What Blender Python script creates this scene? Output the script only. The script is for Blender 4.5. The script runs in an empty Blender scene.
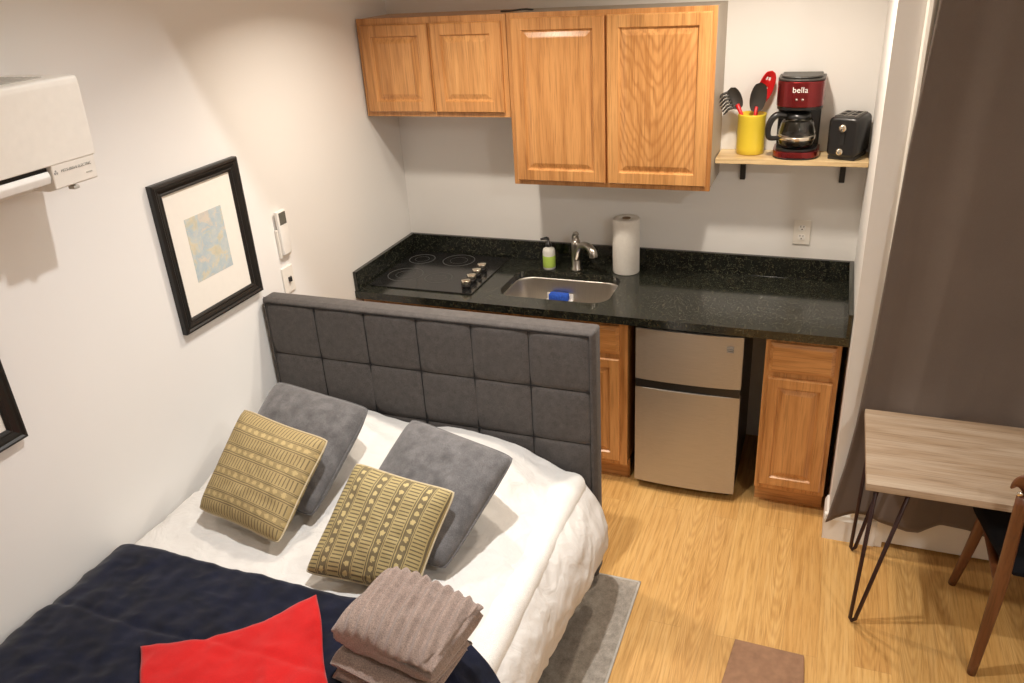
import bpy, bmesh, math, random
from mathutils import Vector, Matrix, noise, Euler
random.seed(7)
sc = bpy.context.scene
COL = sc.collection
PI = math.pi
R = math.radians

# ------------------------------------------------------------------ materials
def _mat(name):
    m = bpy.data.materials.new(name); m.use_nodes = True
    nt = m.node_tree; nt.nodes.clear()
    out = nt.nodes.new('ShaderNodeOutputMaterial')
    b = nt.nodes.new('ShaderNodeBsdfPrincipled')
    nt.links.new(b.outputs[0], out.inputs[0])
    return m, nt, b
def N(nt, typ, **kw):
    n = nt.nodes.new(typ)
    for k, v in kw.items():
        if k.startswith('i_'):
            n.inputs[k[2:].replace('_', ' ')].default_value = v
        else: setattr(n, k, v)
    return n
def L(nt, a, b): nt.links.new(a, b)
def math_(nt, op, a, b=None, c=None):
    n = nt.nodes.new('ShaderNodeMath'); n.operation = op
    for i, v in enumerate((a, b, c)):
        if v is None: continue
        if isinstance(v, (int, float)): n.inputs[i].default_value = v
        else: nt.links.new(v, n.inputs[i])
    return n.outputs[0]
def mix(nt, f, a, b, blend='MIX'):
    n = nt.nodes.new('ShaderNodeMix'); n.data_type = 'RGBA'; n.blend_type = blend
    for s, v in ((n.inputs[0], f), (n.inputs[6], a), (n.inputs[7], b)):
        if isinstance(v, (int, float)): s.default_value = v
        elif isinstance(v, tuple): s.default_value = (*v[:3], 1)
        else: nt.links.new(v, s)
    return n.outputs[2]
def ramp(nt, fac, stops):
    n = nt.nodes.new('ShaderNodeValToRGB'); cr = n.color_ramp
    while len(cr.elements) < len(stops): cr.elements.new(0.5)
    for e, (p, c) in zip(cr.elements, stops): e.position = p; e.color = (*c[:3], 1)
    nt.links.new(fac, n.inputs[0]); return n.outputs[0]
def coord(nt, kind='Object', scale=(1, 1, 1), rot=(0, 0, 0)):
    t = nt.nodes.new('ShaderNodeTexCoord'); m = nt.nodes.new('ShaderNodeMapping')
    m.inputs['Scale'].default_value = scale; m.inputs['Rotation'].default_value = rot
    nt.links.new(t.outputs[kind], m.inputs[0]); return m.outputs[0]
def tnoise(nt, vec, scale, detail=3, rough=.5, dist=0):
    n = nt.nodes.new('ShaderNodeTexNoise')
    n.inputs['Scale'].default_value = scale; n.inputs['Detail'].default_value = detail
    n.inputs['Roughness'].default_value = rough; n.inputs['Distortion'].default_value = dist
    if vec is not None: nt.links.new(vec, n.inputs[0])
    return n.outputs[0]
def bump(nt, b, h, strength=.3, dist=.01):
    n = nt.nodes.new('ShaderNodeBump'); n.inputs['Strength'].default_value = strength
    n.inputs['Distance'].default_value = dist
    nt.links.new(h, n.inputs['Height']); nt.links.new(n.outputs[0], b.inputs['Normal'])
def plain(name, col, rough=.5, metal=0, nscale=40, var=.06, bmp=0, coat=0, **kw):
    m, nt, b = _mat(name)
    v = coord(nt)
    f = tnoise(nt, v, nscale, 3)
    c0 = tuple(x * (1 - var) for x in col); c1 = tuple(min(1, x * (1 + var)) for x in col)
    L(nt, ramp(nt, f, [(.3, c0), (.7, c1)]), b.inputs['Base Color'])
    b.inputs['Roughness'].default_value = rough; b.inputs['Metallic'].default_value = metal
    if coat: b.inputs['Coat Weight'].default_value = coat; b.inputs['Coat Roughness'].default_value = .08
    if bmp: bump(nt, b, tnoise(nt, v, nscale * 3, 4), bmp, .004)
    for k, val in kw.items(): b.inputs[k.replace('_', ' ')].default_value = val
    return m
def oak(name, base=(.58, .28, .094), axis='z', cathedral=None, rough=.38):
    """grain runs along axis; cathedral = x of the flame's centre line"""
    m, nt, b = _mat(name)
    s = {'z': (1, 1, .07), 'x': (.07, 1, 1), 'y': (1, .07, 1)}[axis]
    v = coord(nt, 'Object', s)
    n1 = tnoise(nt, v, 26, 4, .55, .6)
    s2 = {'z': (1, 1, .03), 'x': (.03, 1, 1), 'y': (1, .03, 1)}[axis]
    n2 = tnoise(nt, coord(nt, 'Object', s2), 170, 3, .6)
    d = tuple(x * f for x, f in zip(base, (.74, .66, .55))); l = tuple(min(1, x * f) for x, f in zip(base, (1.15, 1.22, 1.3)))
    c = ramp(nt, n1, [(.3, d), (.52, base), (.75, l)])
    if cathedral is not None:
        sep = nt.nodes.new('ShaderNodeSeparateXYZ'); t = nt.nodes.new('ShaderNodeTexCoord')
        L(nt, t.outputs['Object'], sep.inputs[0])
        w = tnoise(nt, coord(nt, 'Object', (1, 1, .35)), 9, 3, .55)
        dx = math_(nt, 'ABSOLUTE', math_(nt, 'ADD', math_(nt, 'SUBTRACT', sep.outputs[0], cathedral), math_(nt, 'MULTIPLY', math_(nt, 'SUBTRACT', w, .5), .09)))
        dxr = math_(nt, 'SQRT', math_(nt, 'ADD', math_(nt, 'MULTIPLY', dx, dx), .0003))
        q = math_(nt, 'SUBTRACT', math_(nt, 'MULTIPLY', sep.outputs[2], .55), math_(nt, 'MULTIPLY', dxr, 1.25))
        q = math_(nt, 'ADD', q, math_(nt, 'MULTIPLY', w, .12))
        sn = math_(nt, 'SINE', math_(nt, 'MULTIPLY', q, 150))
        f = math_(nt, 'SMOOTHSTEP', sn, .1, .9) if False else math_(nt, 'POWER', math_(nt, 'MULTIPLY', math_(nt, 'ADD', sn, 1), .5), 2.2)
        c = mix(nt, math_(nt, 'MULTIPLY', f, .62), c, tuple(x * g for x, g in zip(base, (.66, .54, .42))))
    p = ramp(nt, n2, [(.36, (.55, .5, .45)), (.5, (1, 1, 1))])
    c = mix(nt, .55, c, p, 'MULTIPLY')
    L(nt, c, b.inputs['Base Color']); b.inputs['Roughness'].default_value = rough
    b.inputs['Coat Weight'].default_value = .25; b.inputs['Coat Roughness'].default_value = .25
    bump(nt, b, n2, .12, .001)
    return m
def brushed(name, col, rough, axis='x', metal=1):
    m, nt, b = _mat(name)
    s = {'x': (.02, 1, 1), 'z': (1, 1, .02)}[axis]
    n = tnoise(nt, coord(nt, 'Object', s), 400, 3)
    L(nt, ramp(nt, n, [(.3, tuple(x * .9 for x in col)), (.7, col)]), b.inputs['Base Color'])
    b.inputs['Metallic'].default_value = metal; b.inputs['Roughness'].default_value = rough
    b.inputs['Anisotropic'].default_value = .5
    bump(nt, b, n, .06, .0005)
    return m
def fabric(name, col, weave=900, var=.25, rough=.95, sheen=.2, bmp=.25, blotch=6, blotch_var=.1, crease=0):
    m, nt, b = _mat(name)
    v = coord(nt)
    f = tnoise(nt, v, weave, 2, .7); g = tnoise(nt, v, blotch, 4, .6)
    c = ramp(nt, f, [(.3, tuple(x * (1 - var) for x in col)), (.7, tuple(min(1, x * (1 + var)) for x in col))])
    gg = ramp(nt, g, [(.3, (1 - blotch_var,) * 3), (.7, (1 + blotch_var,) * 3)])
    L(nt, mix(nt, 1.0, c, gg, 'MULTIPLY'), b.inputs['Base Color'])
    b.inputs['Roughness'].default_value = rough; b.inputs['Sheen Weight'].default_value = sheen
    b.inputs['Specular IOR Level'].default_value = .2
    if crease:
        cr = tnoise(nt, v, 7, 5, .55, 2.2)
        rid = math_(nt, 'ABSOLUTE', math_(nt, 'SUBTRACT', cr, .5))
        bump(nt, b, math_(nt, 'ADD', math_(nt, 'MULTIPLY', rid, 1.0), math_(nt, 'MULTIPLY', f, .02)), crease, .03)
    else: bump(nt, b, f, bmp, .002)
    return m

M = {}
def wall_mat(name, col):
    m, nt, b = _mat(name); v = coord(nt)
    f = tnoise(nt, v, 2.5, 4)
    L(nt, ramp(nt, f, [(.3, tuple(x * .985 for x in col)), (.7, col)]), b.inputs['Base Color'])
    b.inputs['Roughness'].default_value = .6; b.inputs['Specular IOR Level'].default_value = .3
    bump(nt, b, tnoise(nt, v, 220, 3), .06, .001)
    return m
M['wall'] = wall_mat('wall_paint', (.83, .815, .79))
M['ceil'] = wall_mat('ceiling_paint', (.84, .82, .78))
M['trim'] = plain('trim_gloss_paint', (.82, .79, .73), .35, nscale=8, var=.02)
def floor_mat():
    m, nt, b = _mat('honey_plank_floor')
    t = nt.nodes.new('ShaderNodeTexCoord'); mp = nt.nodes.new('ShaderNodeMapping')
    mp.inputs['Rotation'].default_value = (0, 0, PI / 2); mp.inputs['Location'].default_value = (.4, .07, 0)
    L(nt, t.outputs['Object'], mp.inputs[0])
    def brick(c1, c2, mort):
        br = nt.nodes.new('ShaderNodeTexBrick'); L(nt, mp.outputs[0], br.inputs[0])
        br.offset = .37; br.offset_frequency = 2
        br.inputs['Color1'].default_value = (*c1, 1); br.inputs['Color2'].default_value = (*c2, 1)
        br.inputs['Mortar'].default_value = (*mort, 1)
        br.inputs['Scale'].default_value = 1; br.inputs['Mortar Size'].default_value = .0012
        br.inputs['Mortar Smooth'].default_value = .3; br.inputs['Bias'].default_value = -.1
        br.inputs['Brick Width'].default_value = 1.15; br.inputs['Row Height'].default_value = .125
        return br
    br = brick((0, 0, 0), (1, 1, 1), (.5, .5, .5))
    rnd = nt.nodes.new('ShaderNodeSeparateColor'); L(nt, br.outputs[0], rnd.inputs[0])
    # each plank reads another slice of the grain
    comb = nt.nodes.new('ShaderNodeCombineXYZ'); L(nt, math_(nt, 'MULTIPLY', rnd.outputs[0], 37.0), comb.inputs[2])
    add = nt.nodes.new('ShaderNodeVectorMath'); add.operation = 'ADD'
    sc_ = nt.nodes.new('ShaderNodeMapping'); sc_.inputs['Scale'].default_value = (1, .06, 1)
    L(nt, t.outputs['Object'], sc_.inputs[0]); L(nt, sc_.outputs[0], add.inputs[0]); L(nt, comb.outputs[0], add.inputs[1])
    n1 = tnoise(nt, add.outputs[0], 52, 6, .66, .7)
    sc2 = nt.nodes.new('ShaderNodeMapping'); sc2.inputs['Scale'].default_value = (1, .04, 1); L(nt, t.outputs['Object'], sc2.inputs[0])
    n2 = tnoise(nt, sc2.outputs[0], 130, 3, .6)
    # flame figure: nested arcs down the middle of some planks
    sm = nt.nodes.new('ShaderNodeSeparateXYZ'); L(nt, mp.outputs[0], sm.inputs[0])
    xp = math_(nt, 'SUBTRACT', math_(nt, 'FRACT', math_(nt, 'DIVIDE', sm.outputs[1], .125)), .5)
    sc3 = nt.nodes.new('ShaderNodeMapping'); sc3.inputs['Scale'].default_value = (1, .3, 1); L(nt, add.outputs[0], sc3.inputs[0])
    n3 = tnoise(nt, add.outputs[0], 9, 3, .5, .2)
    xc = math_(nt, 'ADD', math_(nt, 'SUBTRACT', xp, math_(nt, 'MULTIPLY', math_(nt, 'SUBTRACT', rnd.outputs[0], .5), .5)), math_(nt, 'MULTIPLY', math_(nt, 'SUBTRACT', n3, .5), .5))
    q = math_(nt, 'ADD', math_(nt, 'ADD', sm.outputs[0], math_(nt, 'MULTIPLY', n3, .5)), math_(nt, 'MULTIPLY', math_(nt, 'MULTIPLY', xc, xc), 2.6))
    bands = math_(nt, 'POWER', math_(nt, 'ABSOLUTE', math_(nt, 'SINE', math_(nt, 'MULTIPLY', q, 38))), 2.5)
    bands = math_(nt, 'MULTIPLY', bands, math_(nt, 'GREATER_THAN', math_(nt, 'FRACT', math_(nt, 'MULTIPLY', rnd.outputs[0], 7.3)), .45))
    c = ramp(nt, n1, [(.24, (.44, .235, .066)), (.48, (.60, .345, .113)), (.76, (.685, .43, .167))])
    c = mix(nt, math_(nt, 'MULTIPLY', bands, .34), c, (.38, .175, .045))
    tint = ramp(nt, rnd.outputs[0], [(0, (.92, .87, .80)), (.5, (1, 1, 1)), (1, (1.05, 1.07, 1.08))])
    c = mix(nt, 1.0, c, tint, 'MULTIPLY')
    p = ramp(nt, n2, [(.35, (.72, .66, .6)), (.5, (1, 1, 1))])
    c = mix(nt, .75, c, p, 'MULTIPLY')
    gap = math_(nt, 'MULTIPLY', br.outputs['Fac'], .22)
    c = mix(nt, gap, c, (.16, .075, .025))
    L(nt, c, b.inputs['Base Color']); b.inputs['Roughness'].default_value = .42
    b.inputs['Specular IOR Level'].default_value = .45
    bump(nt, b, math_(nt, 'SUBTRACT', 1.0, br.outputs['Fac']), .15, .0015)
    return m
M['floor'] = floor_mat()
M['oak_z'] = oak('oak_upright_grain'); M['oak_x'] = oak('oak_cross_grain', axis='x')
M['oak_panel'] = oak('oak_panel_grain', (.59, .285, .095))
M['oak_flame'] = oak('oak_flame_grain', (.63, .315, .108), cathedral=1.44)
M['oak_pale'] = oak('oak_pale_grain', (.63, .32, .112))
M['cab_side'] = plain('cabinet_side_laminate', (.42, .36, .29), .5, nscale=12, var=.04)
M['dark_gap'] = plain('dark_cavity', (.012, .011, .01), .8)
def granite():
    m, nt, b = _mat('black_speckled_granite'); v = coord(nt)
    vo = nt.nodes.new('ShaderNodeTexVoronoi'); vo.inputs['Scale'].default_value = 260; L(nt, v, vo.inputs[0])
    sp = nt.nodes.new('ShaderNodeSeparateColor'); L(nt, vo.outputs['Color'], sp.inputs[0])
    n = tnoise(nt, v, 60, 4, .7)
    f = math_(nt, 'MULTIPLY', math_(nt, 'GREATER_THAN', sp.outputs[0], .74), math_(nt, 'GREATER_THAN', n, .5))
    base = ramp(nt, tnoise(nt, v, 25, 4, .7), [(.35, (.006, .007, .006)), (.7, (.022, .024, .018))])
    c = mix(nt, f, base, mix(nt, sp.outputs[1], (.03, .033, .02), (.10, .095, .06)))
    L(nt, c, b.inputs['Base Color']); b.inputs['Roughness'].default_value = .13
    b.inputs['IOR'].default_value = 1.6
    return m
M['granite'] = granite()
M['glass_black'] = plain('black_ceramic_glass', (.012, .012, .012), .16, nscale=20, IOR=1.55)
M['ring'] = plain('printed_grey_ring', (.10, .10, .095), .3)
M['steel'] = brushed('brushed_steel_door', (.50, .475, .44), .44, 'x', .72)
M['steel_sink'] = brushed('brushed_sink_steel', (.64, .60, .545), .36, 'z')
M['nickel'] = plain('brushed_nickel', (.44, .41, .37), .28, 1, var=.04)
M['knob_steel'] = plain('polished_knob_steel', (.85, .78, .66), .18, 1, var=.03)
M['black'] = plain('black_plastic', (.014, .013, .013), .3)
M['black_matte'] = plain('black_matte_metal', (.018, .016, .015), .5)
M['white_plastic'] = plain('white_plastic', (.82, .78, .71), .4, var=.02)
M['white_bright'] = plain('bright_white_plastic', (.86, .84, .80), .35, var=.02)
M['grey_print'] = plain('grey_print', (.30, .29, .27), .6)
M['grey_slot'] = plain('grey_slot', (.45, .42, .37), .6)
M['lcd'] = plain('lcd_screen', (.13, .125, .105), .25)
M['paper'] = plain('paper_towel', (.86, .83, .77), .95, nscale=90, var=.03, bmp=.2)
M['card'] = plain('brown_card_core', (.30, .20, .12), .9)
M['yellow'] = plain('yellow_glazed_ceramic', (.78, .60, .045), .32, nscale=6, var=.04, coat=.3)
M['red_plastic'] = plain('red_nylon', (.60, .012, .014), .35, var=.05)
M['grey_nylon'] = plain('charcoal_nylon', (.045, .042, .038), .5)
M['red_metal'] = plain('deep_red_metallic', (.22, .012, .014), .24, .75, nscale=8, var=.15, coat=.5)
M['lid_grey'] = plain('grey_lid_plastic', (.045, .04, .036), .4)
M['shelf'] = oak('pale_shelf_maple', (.74, .55, .30), axis='x', rough=.45)
def glass_mat():
    m, nt, b = _mat('carafe_glass')
    b.inputs['Base Color'].default_value = (.9, .9, .88, 1); b.inputs['Roughness'].default_value = .03
    b.inputs['Transmission Weight'].default_value = 1; b.inputs['IOR'].default_value = 1.45
    return m
M['glass'] = glass_mat()
M['soap_label'] = plain('green_soap_label', (.42, .60, .10), .45)
M['soap_white'] = plain('white_soap_bottle', (.80, .80, .74), .35)
M['blue'] = plain('blue_sponge', (.02, .09, .50), .9, nscale=120, var=.25, bmp=.5)
M['frame_black'] = plain('black_lacquer_frame', (.010, .009, .008), .38)
M['mat_board'] = plain('cream_mat_board', (.83, .79, .72), .8, var=.01)
def map_mat():
    m, nt, b = _mat('faded_coast_map')
    v = coord(nt, 'Object', (1, 1, 1))
    n = tnoise(nt, v, 13, 6, .66, .8); n2 = tnoise(nt, v, 30, 4, .6)
    c = ramp(nt, n, [(.36, (.60, .52, .34)), (.43, (.60, .56, .44)), (.47, (.46, .54, .57)), (.55, (.40, .50, .58)), (.60, (.62, .56, .48)), (.7, (.62, .54, .50))])
    c = mix(nt, .35, c, ramp(nt, n2, [(.4, (.42, .5, .5)), (.6, (.7, .64, .5))]))
    L(nt, c, b.inputs['Base Color']); b.inputs['Roughness'].default_value = .7
    return m
M['map'] = map_mat()
M['headboard'] = fabric('charcoal_linen_upholstery', (.082, .073, .068), 500, .4, sheen=.1, blotch=40, blotch_var=.15)
M['seam'] = plain('dark_stitch', (.012, .011, .011), .9)
M['mattress'] = fabric('mattress_ticking', (.7, .68, .64), 600)
M['duvet'] = fabric('white_cotton_duvet', (.66, .635, .60), 700, .04, sheen=.05, bmp=.1, blotch=14, blotch_var=.02, crease=.28)
M['grey_velvet'] = fabric('grey_velour', (.118, .112, .112), 420, .3, sheen=.25, blotch=22, blotch_var=.3)
M['navy'] = fabric('navy_plush', (.0045, .0062, .017), 350, .4, sheen=.14, blotch=14, blotch_var=.5)
M['red_fleece'] = fabric('red_fleece', (.50, .010, .010), 450, .14, sheen=.2, blotch=9, blotch_var=.1)
M['towel'] = fabric('taupe_terry', (.275, .205, .172), 330, .4, sheen=.3, bmp=.8, blotch=20, blotch_var=.12)
M['curtain'] = fabric('taupe_brown_curtain', (.158, .126, .107), 900, .15, sheen=.15, blotch=3, blotch_var=.06)
M['bed_base'] = fabric('dark_bed_base', (.05, .045, .043), 600)
def rug_mat():
    m, nt, b = _mat('grey_weathered_rug'); v = coord(nt)
    a = tnoise(nt, coord(nt, 'Object', (1.3, 1, 1)), 24, 5, .75); f = tnoise(nt, v, 260, 2)
    c = ramp(nt, a, [(.3, (.23, .20, .165)), (.55, (.37, .325, .27)), (.75, (.48, .42, .355))])
    c = mix(nt, .5, c, ramp(nt, f, [(.3, (.6, .6, .6)), (.7, (1, 1, 1))]), 'MULTIPLY')
    L(nt, c, b.inputs['Base Color']); b.inputs['Roughness'].default_value = .95
    bump(nt, b, f, .5, .003)
    return m
M['rug'] = rug_mat()
M['rug_edge'] = plain('rug_binding', (.42, .39, .34), .95, bmp=.3)
M['mat_brown'] = plain('brown_suede_mat', (.27, .145, .08), .85, nscale=30, var=.14, bmp=.3)
M['table_top'] = oak('weathered_ash_top', (.385, .285, .195), axis='x', rough=.65)
M['table_edge'] = oak('weathered_ash_edge', (.385, .285, .195), axis='x', rough=.6)
M['hairpin'] = plain('dark_bronze_rod', (.035, .014, .012), .35, .3)
M['walnut'] = oak('walnut_chair', (.135, .046, .015), axis='z', rough=.4)
M['seat_black'] = fabric('black_seat_cloth', (.006, .006, .008), 500, sheen=.05)
def pattern_mat(name, gold, dark, bars, invert, duty=.36, ink=.85):
    m, nt, b = _mat(name)
    t = nt.nodes.new('ShaderNodeTexCoord'); sep = nt.nodes.new('ShaderNodeSeparateXYZ'); L(nt, t.outputs['UV'], sep.inputs[0])
    U, V = sep.outputs[0], sep.outputs[1]
    wob = math_(nt, 'MULTIPLY', math_(nt, 'SUBTRACT', tnoise(nt, t.outputs['UV'], 5, 2), .5), .012)
    V = math_(nt, 'ADD', V, wob)
    fv = math_(nt, 'FRACT', math_(nt, 'MULTIPLY', V, 4.6))
    def band(a, c_):
        return math_(nt, 'MULTIPLY', math_(nt, 'GREATER_THAN', fv, a), math_(nt, 'LESS_THAN', fv, c_))
    bar = math_(nt, 'MULTIPLY', band(.04, .48), math_(nt, 'LESS_THAN', math_(nt, 'FRACT', math_(nt, 'MULTIPLY', U, bars)), duty))
    lines = math_(nt, 'MAXIMUM', band(.51, .555), band(.60, .635))
    lines = math_(nt, 'MAXIMUM', lines, math_(nt, 'MAXIMUM', band(.905, .94), band(.97, 1.0)))
    # motif row: soft blobs alternating with small rings
    fu = math_(nt, 'SUBTRACT', math_(nt, 'FRACT', math_(nt, 'MULTIPLY', U, 12.5)), .5)
    vv = math_(nt, 'SUBTRACT', fv, .77)
    d = math_(nt, 'SQRT', math_(nt, 'ADD', math_(nt, 'MULTIPLY', math_(nt, 'MULTIPLY', fu, fu), .35), math_(nt, 'MULTIPLY', math_(nt, 'MULTIPLY', vv, vv), 3.2)))
    d = math_(nt, 'ADD', d, math_(nt, 'MULTIPLY', math_(nt, 'SUBTRACT', tnoise(nt, t.outputs['UV'], 55, 2), .5), .34))
    blob = math_(nt, 'LESS_THAN', d, .17)
    row = band(.635, .905)
    motif_dark = math_(nt, 'MULTIPLY', row, math_(nt, 'SUBTRACT', 1.0, blob))
    motif_lite = math_(nt, 'MULTIPLY', row, blob)
    thr = tnoise(nt, t.outputs['UV'], 220, 2)
    g = ramp(nt, thr, [(.3, tuple(x * .8 for x in gold)), (.7, tuple(x * 1.15 for x in gold))])
    k = math_(nt, 'MAXIMUM', bar, lines)
    c = mix(nt, math_(nt, 'MULTIPLY', k, ink), g, dark)
    c = mix(nt, math_(nt, 'MULTIPLY', motif_dark, invert), c, dark)
    c = mix(nt, motif_lite, c, tuple(min(1, x * 1.22) for x in gold))
    L(nt, c, b.inputs['Base Color']); b.inputs['Roughness'].default_value = .85
    bump(nt, b, thr, .2, .001)
    return m
M['gold_light'] = pattern_mat('gold_banded_weave', (.40, .30, .135), (.10, .072, .04), 30, .22, .28, .78)
M['gold_dark'] = pattern_mat('olive_banded_weave', (.40, .315, .14), (.085, .064, .04), 30, .75)
M['piping'] = plain('pale_edge_piping', (.50, .42, .28), .9)

# ------------------------------------------------------------------ mesh helpers
class MB:
    def __init__(s): s.bm = bmesh.new()
    def _merge(s, b2, mat=None, smooth=None):
        if mat is not None: bmesh.ops.transform(b2, matrix=mat, verts=b2.verts)
        if smooth is not None:
            for f in b2.faces: f.smooth = smooth
        me = bpy.data.meshes.new('t'); b2.to_mesh(me); b2.free(); s.bm.from_mesh(me); bpy.data.meshes.remove(me)
        return s
    def box(s, x0, x1, y0, y1, z0, z1, bev=0, seg=2, mat=None):
        b = bmesh.new(); bmesh.ops.create_cube(b, size=1)
        bmesh.ops.scale(b, vec=(abs(x1 - x0), abs(y1 - y0), abs(z1 - z0)), verts=b.verts)
        bmesh.ops.translate(b, vec=((x0 + x1) / 2, (y0 + y1) / 2, (z0 + z1) / 2), verts=b.verts)
        if bev: bmesh.ops.bevel(b, geom=b.edges[:] , offset=bev, segments=seg, profile=.5, affect='EDGES')
        return s._merge(b, mat, bool(bev) and seg > 2)
    def tube(s, pts, rad, n=12, cap=True, sub=1):
        """round tube through pts; rad number or list"""
        P = [Vector(p) for p in pts]
        rr = list(rad) if isinstance(rad, (list, tuple)) else [rad] * len(P)
        if sub > 1:
            Q, q = [], []
            for i in range(len(P) - 1):
                p0 = P[max(i - 1, 0)]; p1 = P[i]; p2 = P[i + 1]; p3 = P[min(i + 2, len(P) - 1)]
                for k in range(sub):
                    t = k / sub
                    Q.append(.5 * ((2 * p1) + (p2 - p0) * t + (2 * p0 - 5 * p1 + 4 * p2 - p3) * t * t + (3 * p1 - p0 - 3 * p2 + p3) * t ** 3))
                    q.append(rr[i] * (1 - t) + rr[i + 1] * t)
            Q.append(P[-1]); q.append(rr[-1]); P, rr = Q, q
        b = bmesh.new(); rings = []
        up = None
        for i, p in enumerate(P):
            d = (P[min(i + 1, len(P) - 1)] - P[max(i - 1, 0)]).normalized()
            if up is None:
                up = d.orthogonal().normalized()
            up = (up - d * up.dot(d)).normalized(); w = d.cross(up)
            rings.append([b.verts.new(p + (up * math.cos(2 * PI * k / n) + w * math.sin(2 * PI * k / n)) * rr[i]) for k in range(n)])
        for a, c in zip(rings, rings[1:]):
            for k in range(n): b.faces.new((a[k], a[(k + 1) % n], c[(k + 1) % n], c[k]))
        if cap: b.faces.new(rings[0][::-1]); b.faces.new(rings[-1])
        bmesh.ops.recalc_face_normals(b, faces=b.faces)
        return s._merge(b, None, True)
    def lathe(s, prof, cx=0, cy=0, n=32, mat=None, smooth=True, squash=(1, 1), cap=True):
        """prof: (radius, z) list"""
        b = bmesh.new(); rings = []
        for r, z in prof:
            if r < 1e-6: rings.append([b.verts.new((cx, cy, z))])
            else: rings.append([b.verts.new((cx + r * squash[0] * math.cos(2 * PI * k / n), cy + r * squash[1] * math.sin(2 * PI * k / n), z)) for k in range(n)])
        for a, c in zip(rings, rings[1:]):
            for k in range(n):
                k2 = (k + 1) % n
                if len(a) == 1 and len(c) == 1: continue
                if len(a) == 1: b.faces.new((a[0], c[k2], c[k]))
                elif len(c) == 1: b.faces.new((a[k], a[k2], c[0]))
                else: b.faces.new((a[k], a[k2], c[k2], c[k]))
        if cap and len(rings[0]) > 1: b.faces.new(rings[0][::-1])
        if cap and len(rings[-1]) > 1: b.faces.new(rings[-1])
        bmesh.ops.recalc_face_normals(b, faces=b.faces)
        return s._merge(b, mat, smooth)
    def prism(s, poly, axis, a0, a1, bev=0, seg=2, mat=None, smooth=False):
        """closed polygon extruded along axis ('x','y','z'); poly in the other two axes in order"""
        b = bmesh.new()
        def pt(u, v, a): return {'x': (a, u, v), 'y': (u, a, v), 'z': (u, v, a)}[axis]
        A = [b.verts.new(pt(u, v, a0)) for u, v in poly]; B = [b.verts.new(pt(u, v, a1)) for u, v in poly]
        n = len(poly)
        b.faces.new(A[::-1]); b.faces.new(B)
        for k in range(n): b.faces.new((A[k], A[(k + 1) % n], B[(k + 1) % n], B[k]))
        bmesh.ops.recalc_face_normals(b, faces=b.faces)
        if bev: bmesh.ops.bevel(b, geom=b.edges[:], offset=bev, segments=seg, profile=.5, affect='EDGES', clamp_overlap=True)
        return s._merge(b, mat, smooth)
    def grid(s, fn, nu, nv, uv=False, flip=False):
        b = bmesh.new(); V = [[b.verts.new(fn(i / nu, j / nv)) for j in range(nv + 1)] for i in range(nu + 1)]
        ul = b.loops.layers.uv.new('UVMap') if uv else None
        for i in range(nu):
            for j in range(nv):
                q = [(i, j), (i + 1, j), (i + 1, j + 1), (i, j + 1)]
                if flip: q = q[::-1]
                f = b.faces.new([V[a][c] for a, c in q]); f.smooth = True
                if ul:
                    for lp, (a, c) in zip(f.loops, q): lp[ul].uv = (a / nu, c / nv)
        return s._merge(b)
    def rings(s, rr, cap_last=True, smooth=False):
        """list of closed vertex rings of equal length joined in order"""
        b = bmesh.new(); V = [[b.verts.new(p) for p in r] for r in rr]; n = len(V[0])
        for a, c in zip(V, V[1:]):
            for k in range(n): b.faces.new((a[k], a[(k + 1) % n], c[(k + 1) % n], c[k]))
        if cap_last: b.faces.new(V[-1])
        return s._merge(b, None, smooth)
    def build(s, name, mat, parent=None, loc=None, sub=0, solid=None, auto=None):
        me = bpy.data.meshes.new(name)
        off = Vector((0, 0, 0))
        if parent is None and loc is not None: off = Vector(loc)
        if off.length: bmesh.ops.translate(s.bm, vec=-off, verts=s.bm.verts)
        s.bm.to_mesh(me); s.bm.free()
        me.materials.append(mat)
        o = bpy.data.objects.new(name, me); COL.objects.link(o)
        if parent is not None:
            o.parent = parent
            if parent.type == 'EMPTY': o.location = -parent.location
        else: o.location = off
        if solid:
            md = o.modifiers.new('solid', 'SOLIDIFY'); md.thickness = solid; md.offset = -1
        if sub:
            md = o.modifiers.new('sub', 'SUBSURF'); md.levels = sub; md.render_levels = sub
        return o
def thing(name, label, cat, loc, group=None):
    o = bpy.data.objects.new(name, None); COL.objects.link(o); o.location = loc
    o.empty_display_size = .05
    return tag(o, label, cat, group)
def tag(o, label, cat, group=None):
    o['label'] = label; o['category'] = cat
    if group: o['group'] = group
    return o
def struct(o): o['kind'] = 'structure'; return o
def copy_tree(o, parent=None):
    c = o.copy(); COL.objects.link(c)
    if parent is not None: c.parent = parent
    for ch in list(o.children): copy_tree(ch, c)
    return c
def text_mesh(mb, txt, size, mat, depth=.0006):
    cu = bpy.data.curves.new('t', 'FONT'); cu.body = txt; cu.size = size; cu.extrude = depth
    cu.align_x = 'CENTER'; cu.align_y = 'CENTER'
    o = bpy.data.objects.new('t', cu); COL.objects.link(o)
    dg = bpy.context.evaluated_depsgraph_get(); dg.update()
    me = bpy.data.meshes.new_from_object(o.evaluated_get(dg))
    b = bmesh.new(); b.from_mesh(me); mb._merge(b, mat)
    bpy.data.objects.remove(o); bpy.data.curves.remove(cu); bpy.data.meshes.remove(me)
def nz(x, y, z=0): return noise.noise(Vector((x, y, z)))
def sstep(a, b, x):
    t = max(0, min(1, (x - a) / (b - a))); return t * t * (3 - 2 * t)
def lerp_tab(tab, x):
    if x <= tab[0][0]: return tab[0][1]
    for (a, b), (c, d) in zip(tab, tab[1:]):
        if x <= c: return b + (d - b) * (x - a) / (c - a)
    return tab[-1][1]

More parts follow.
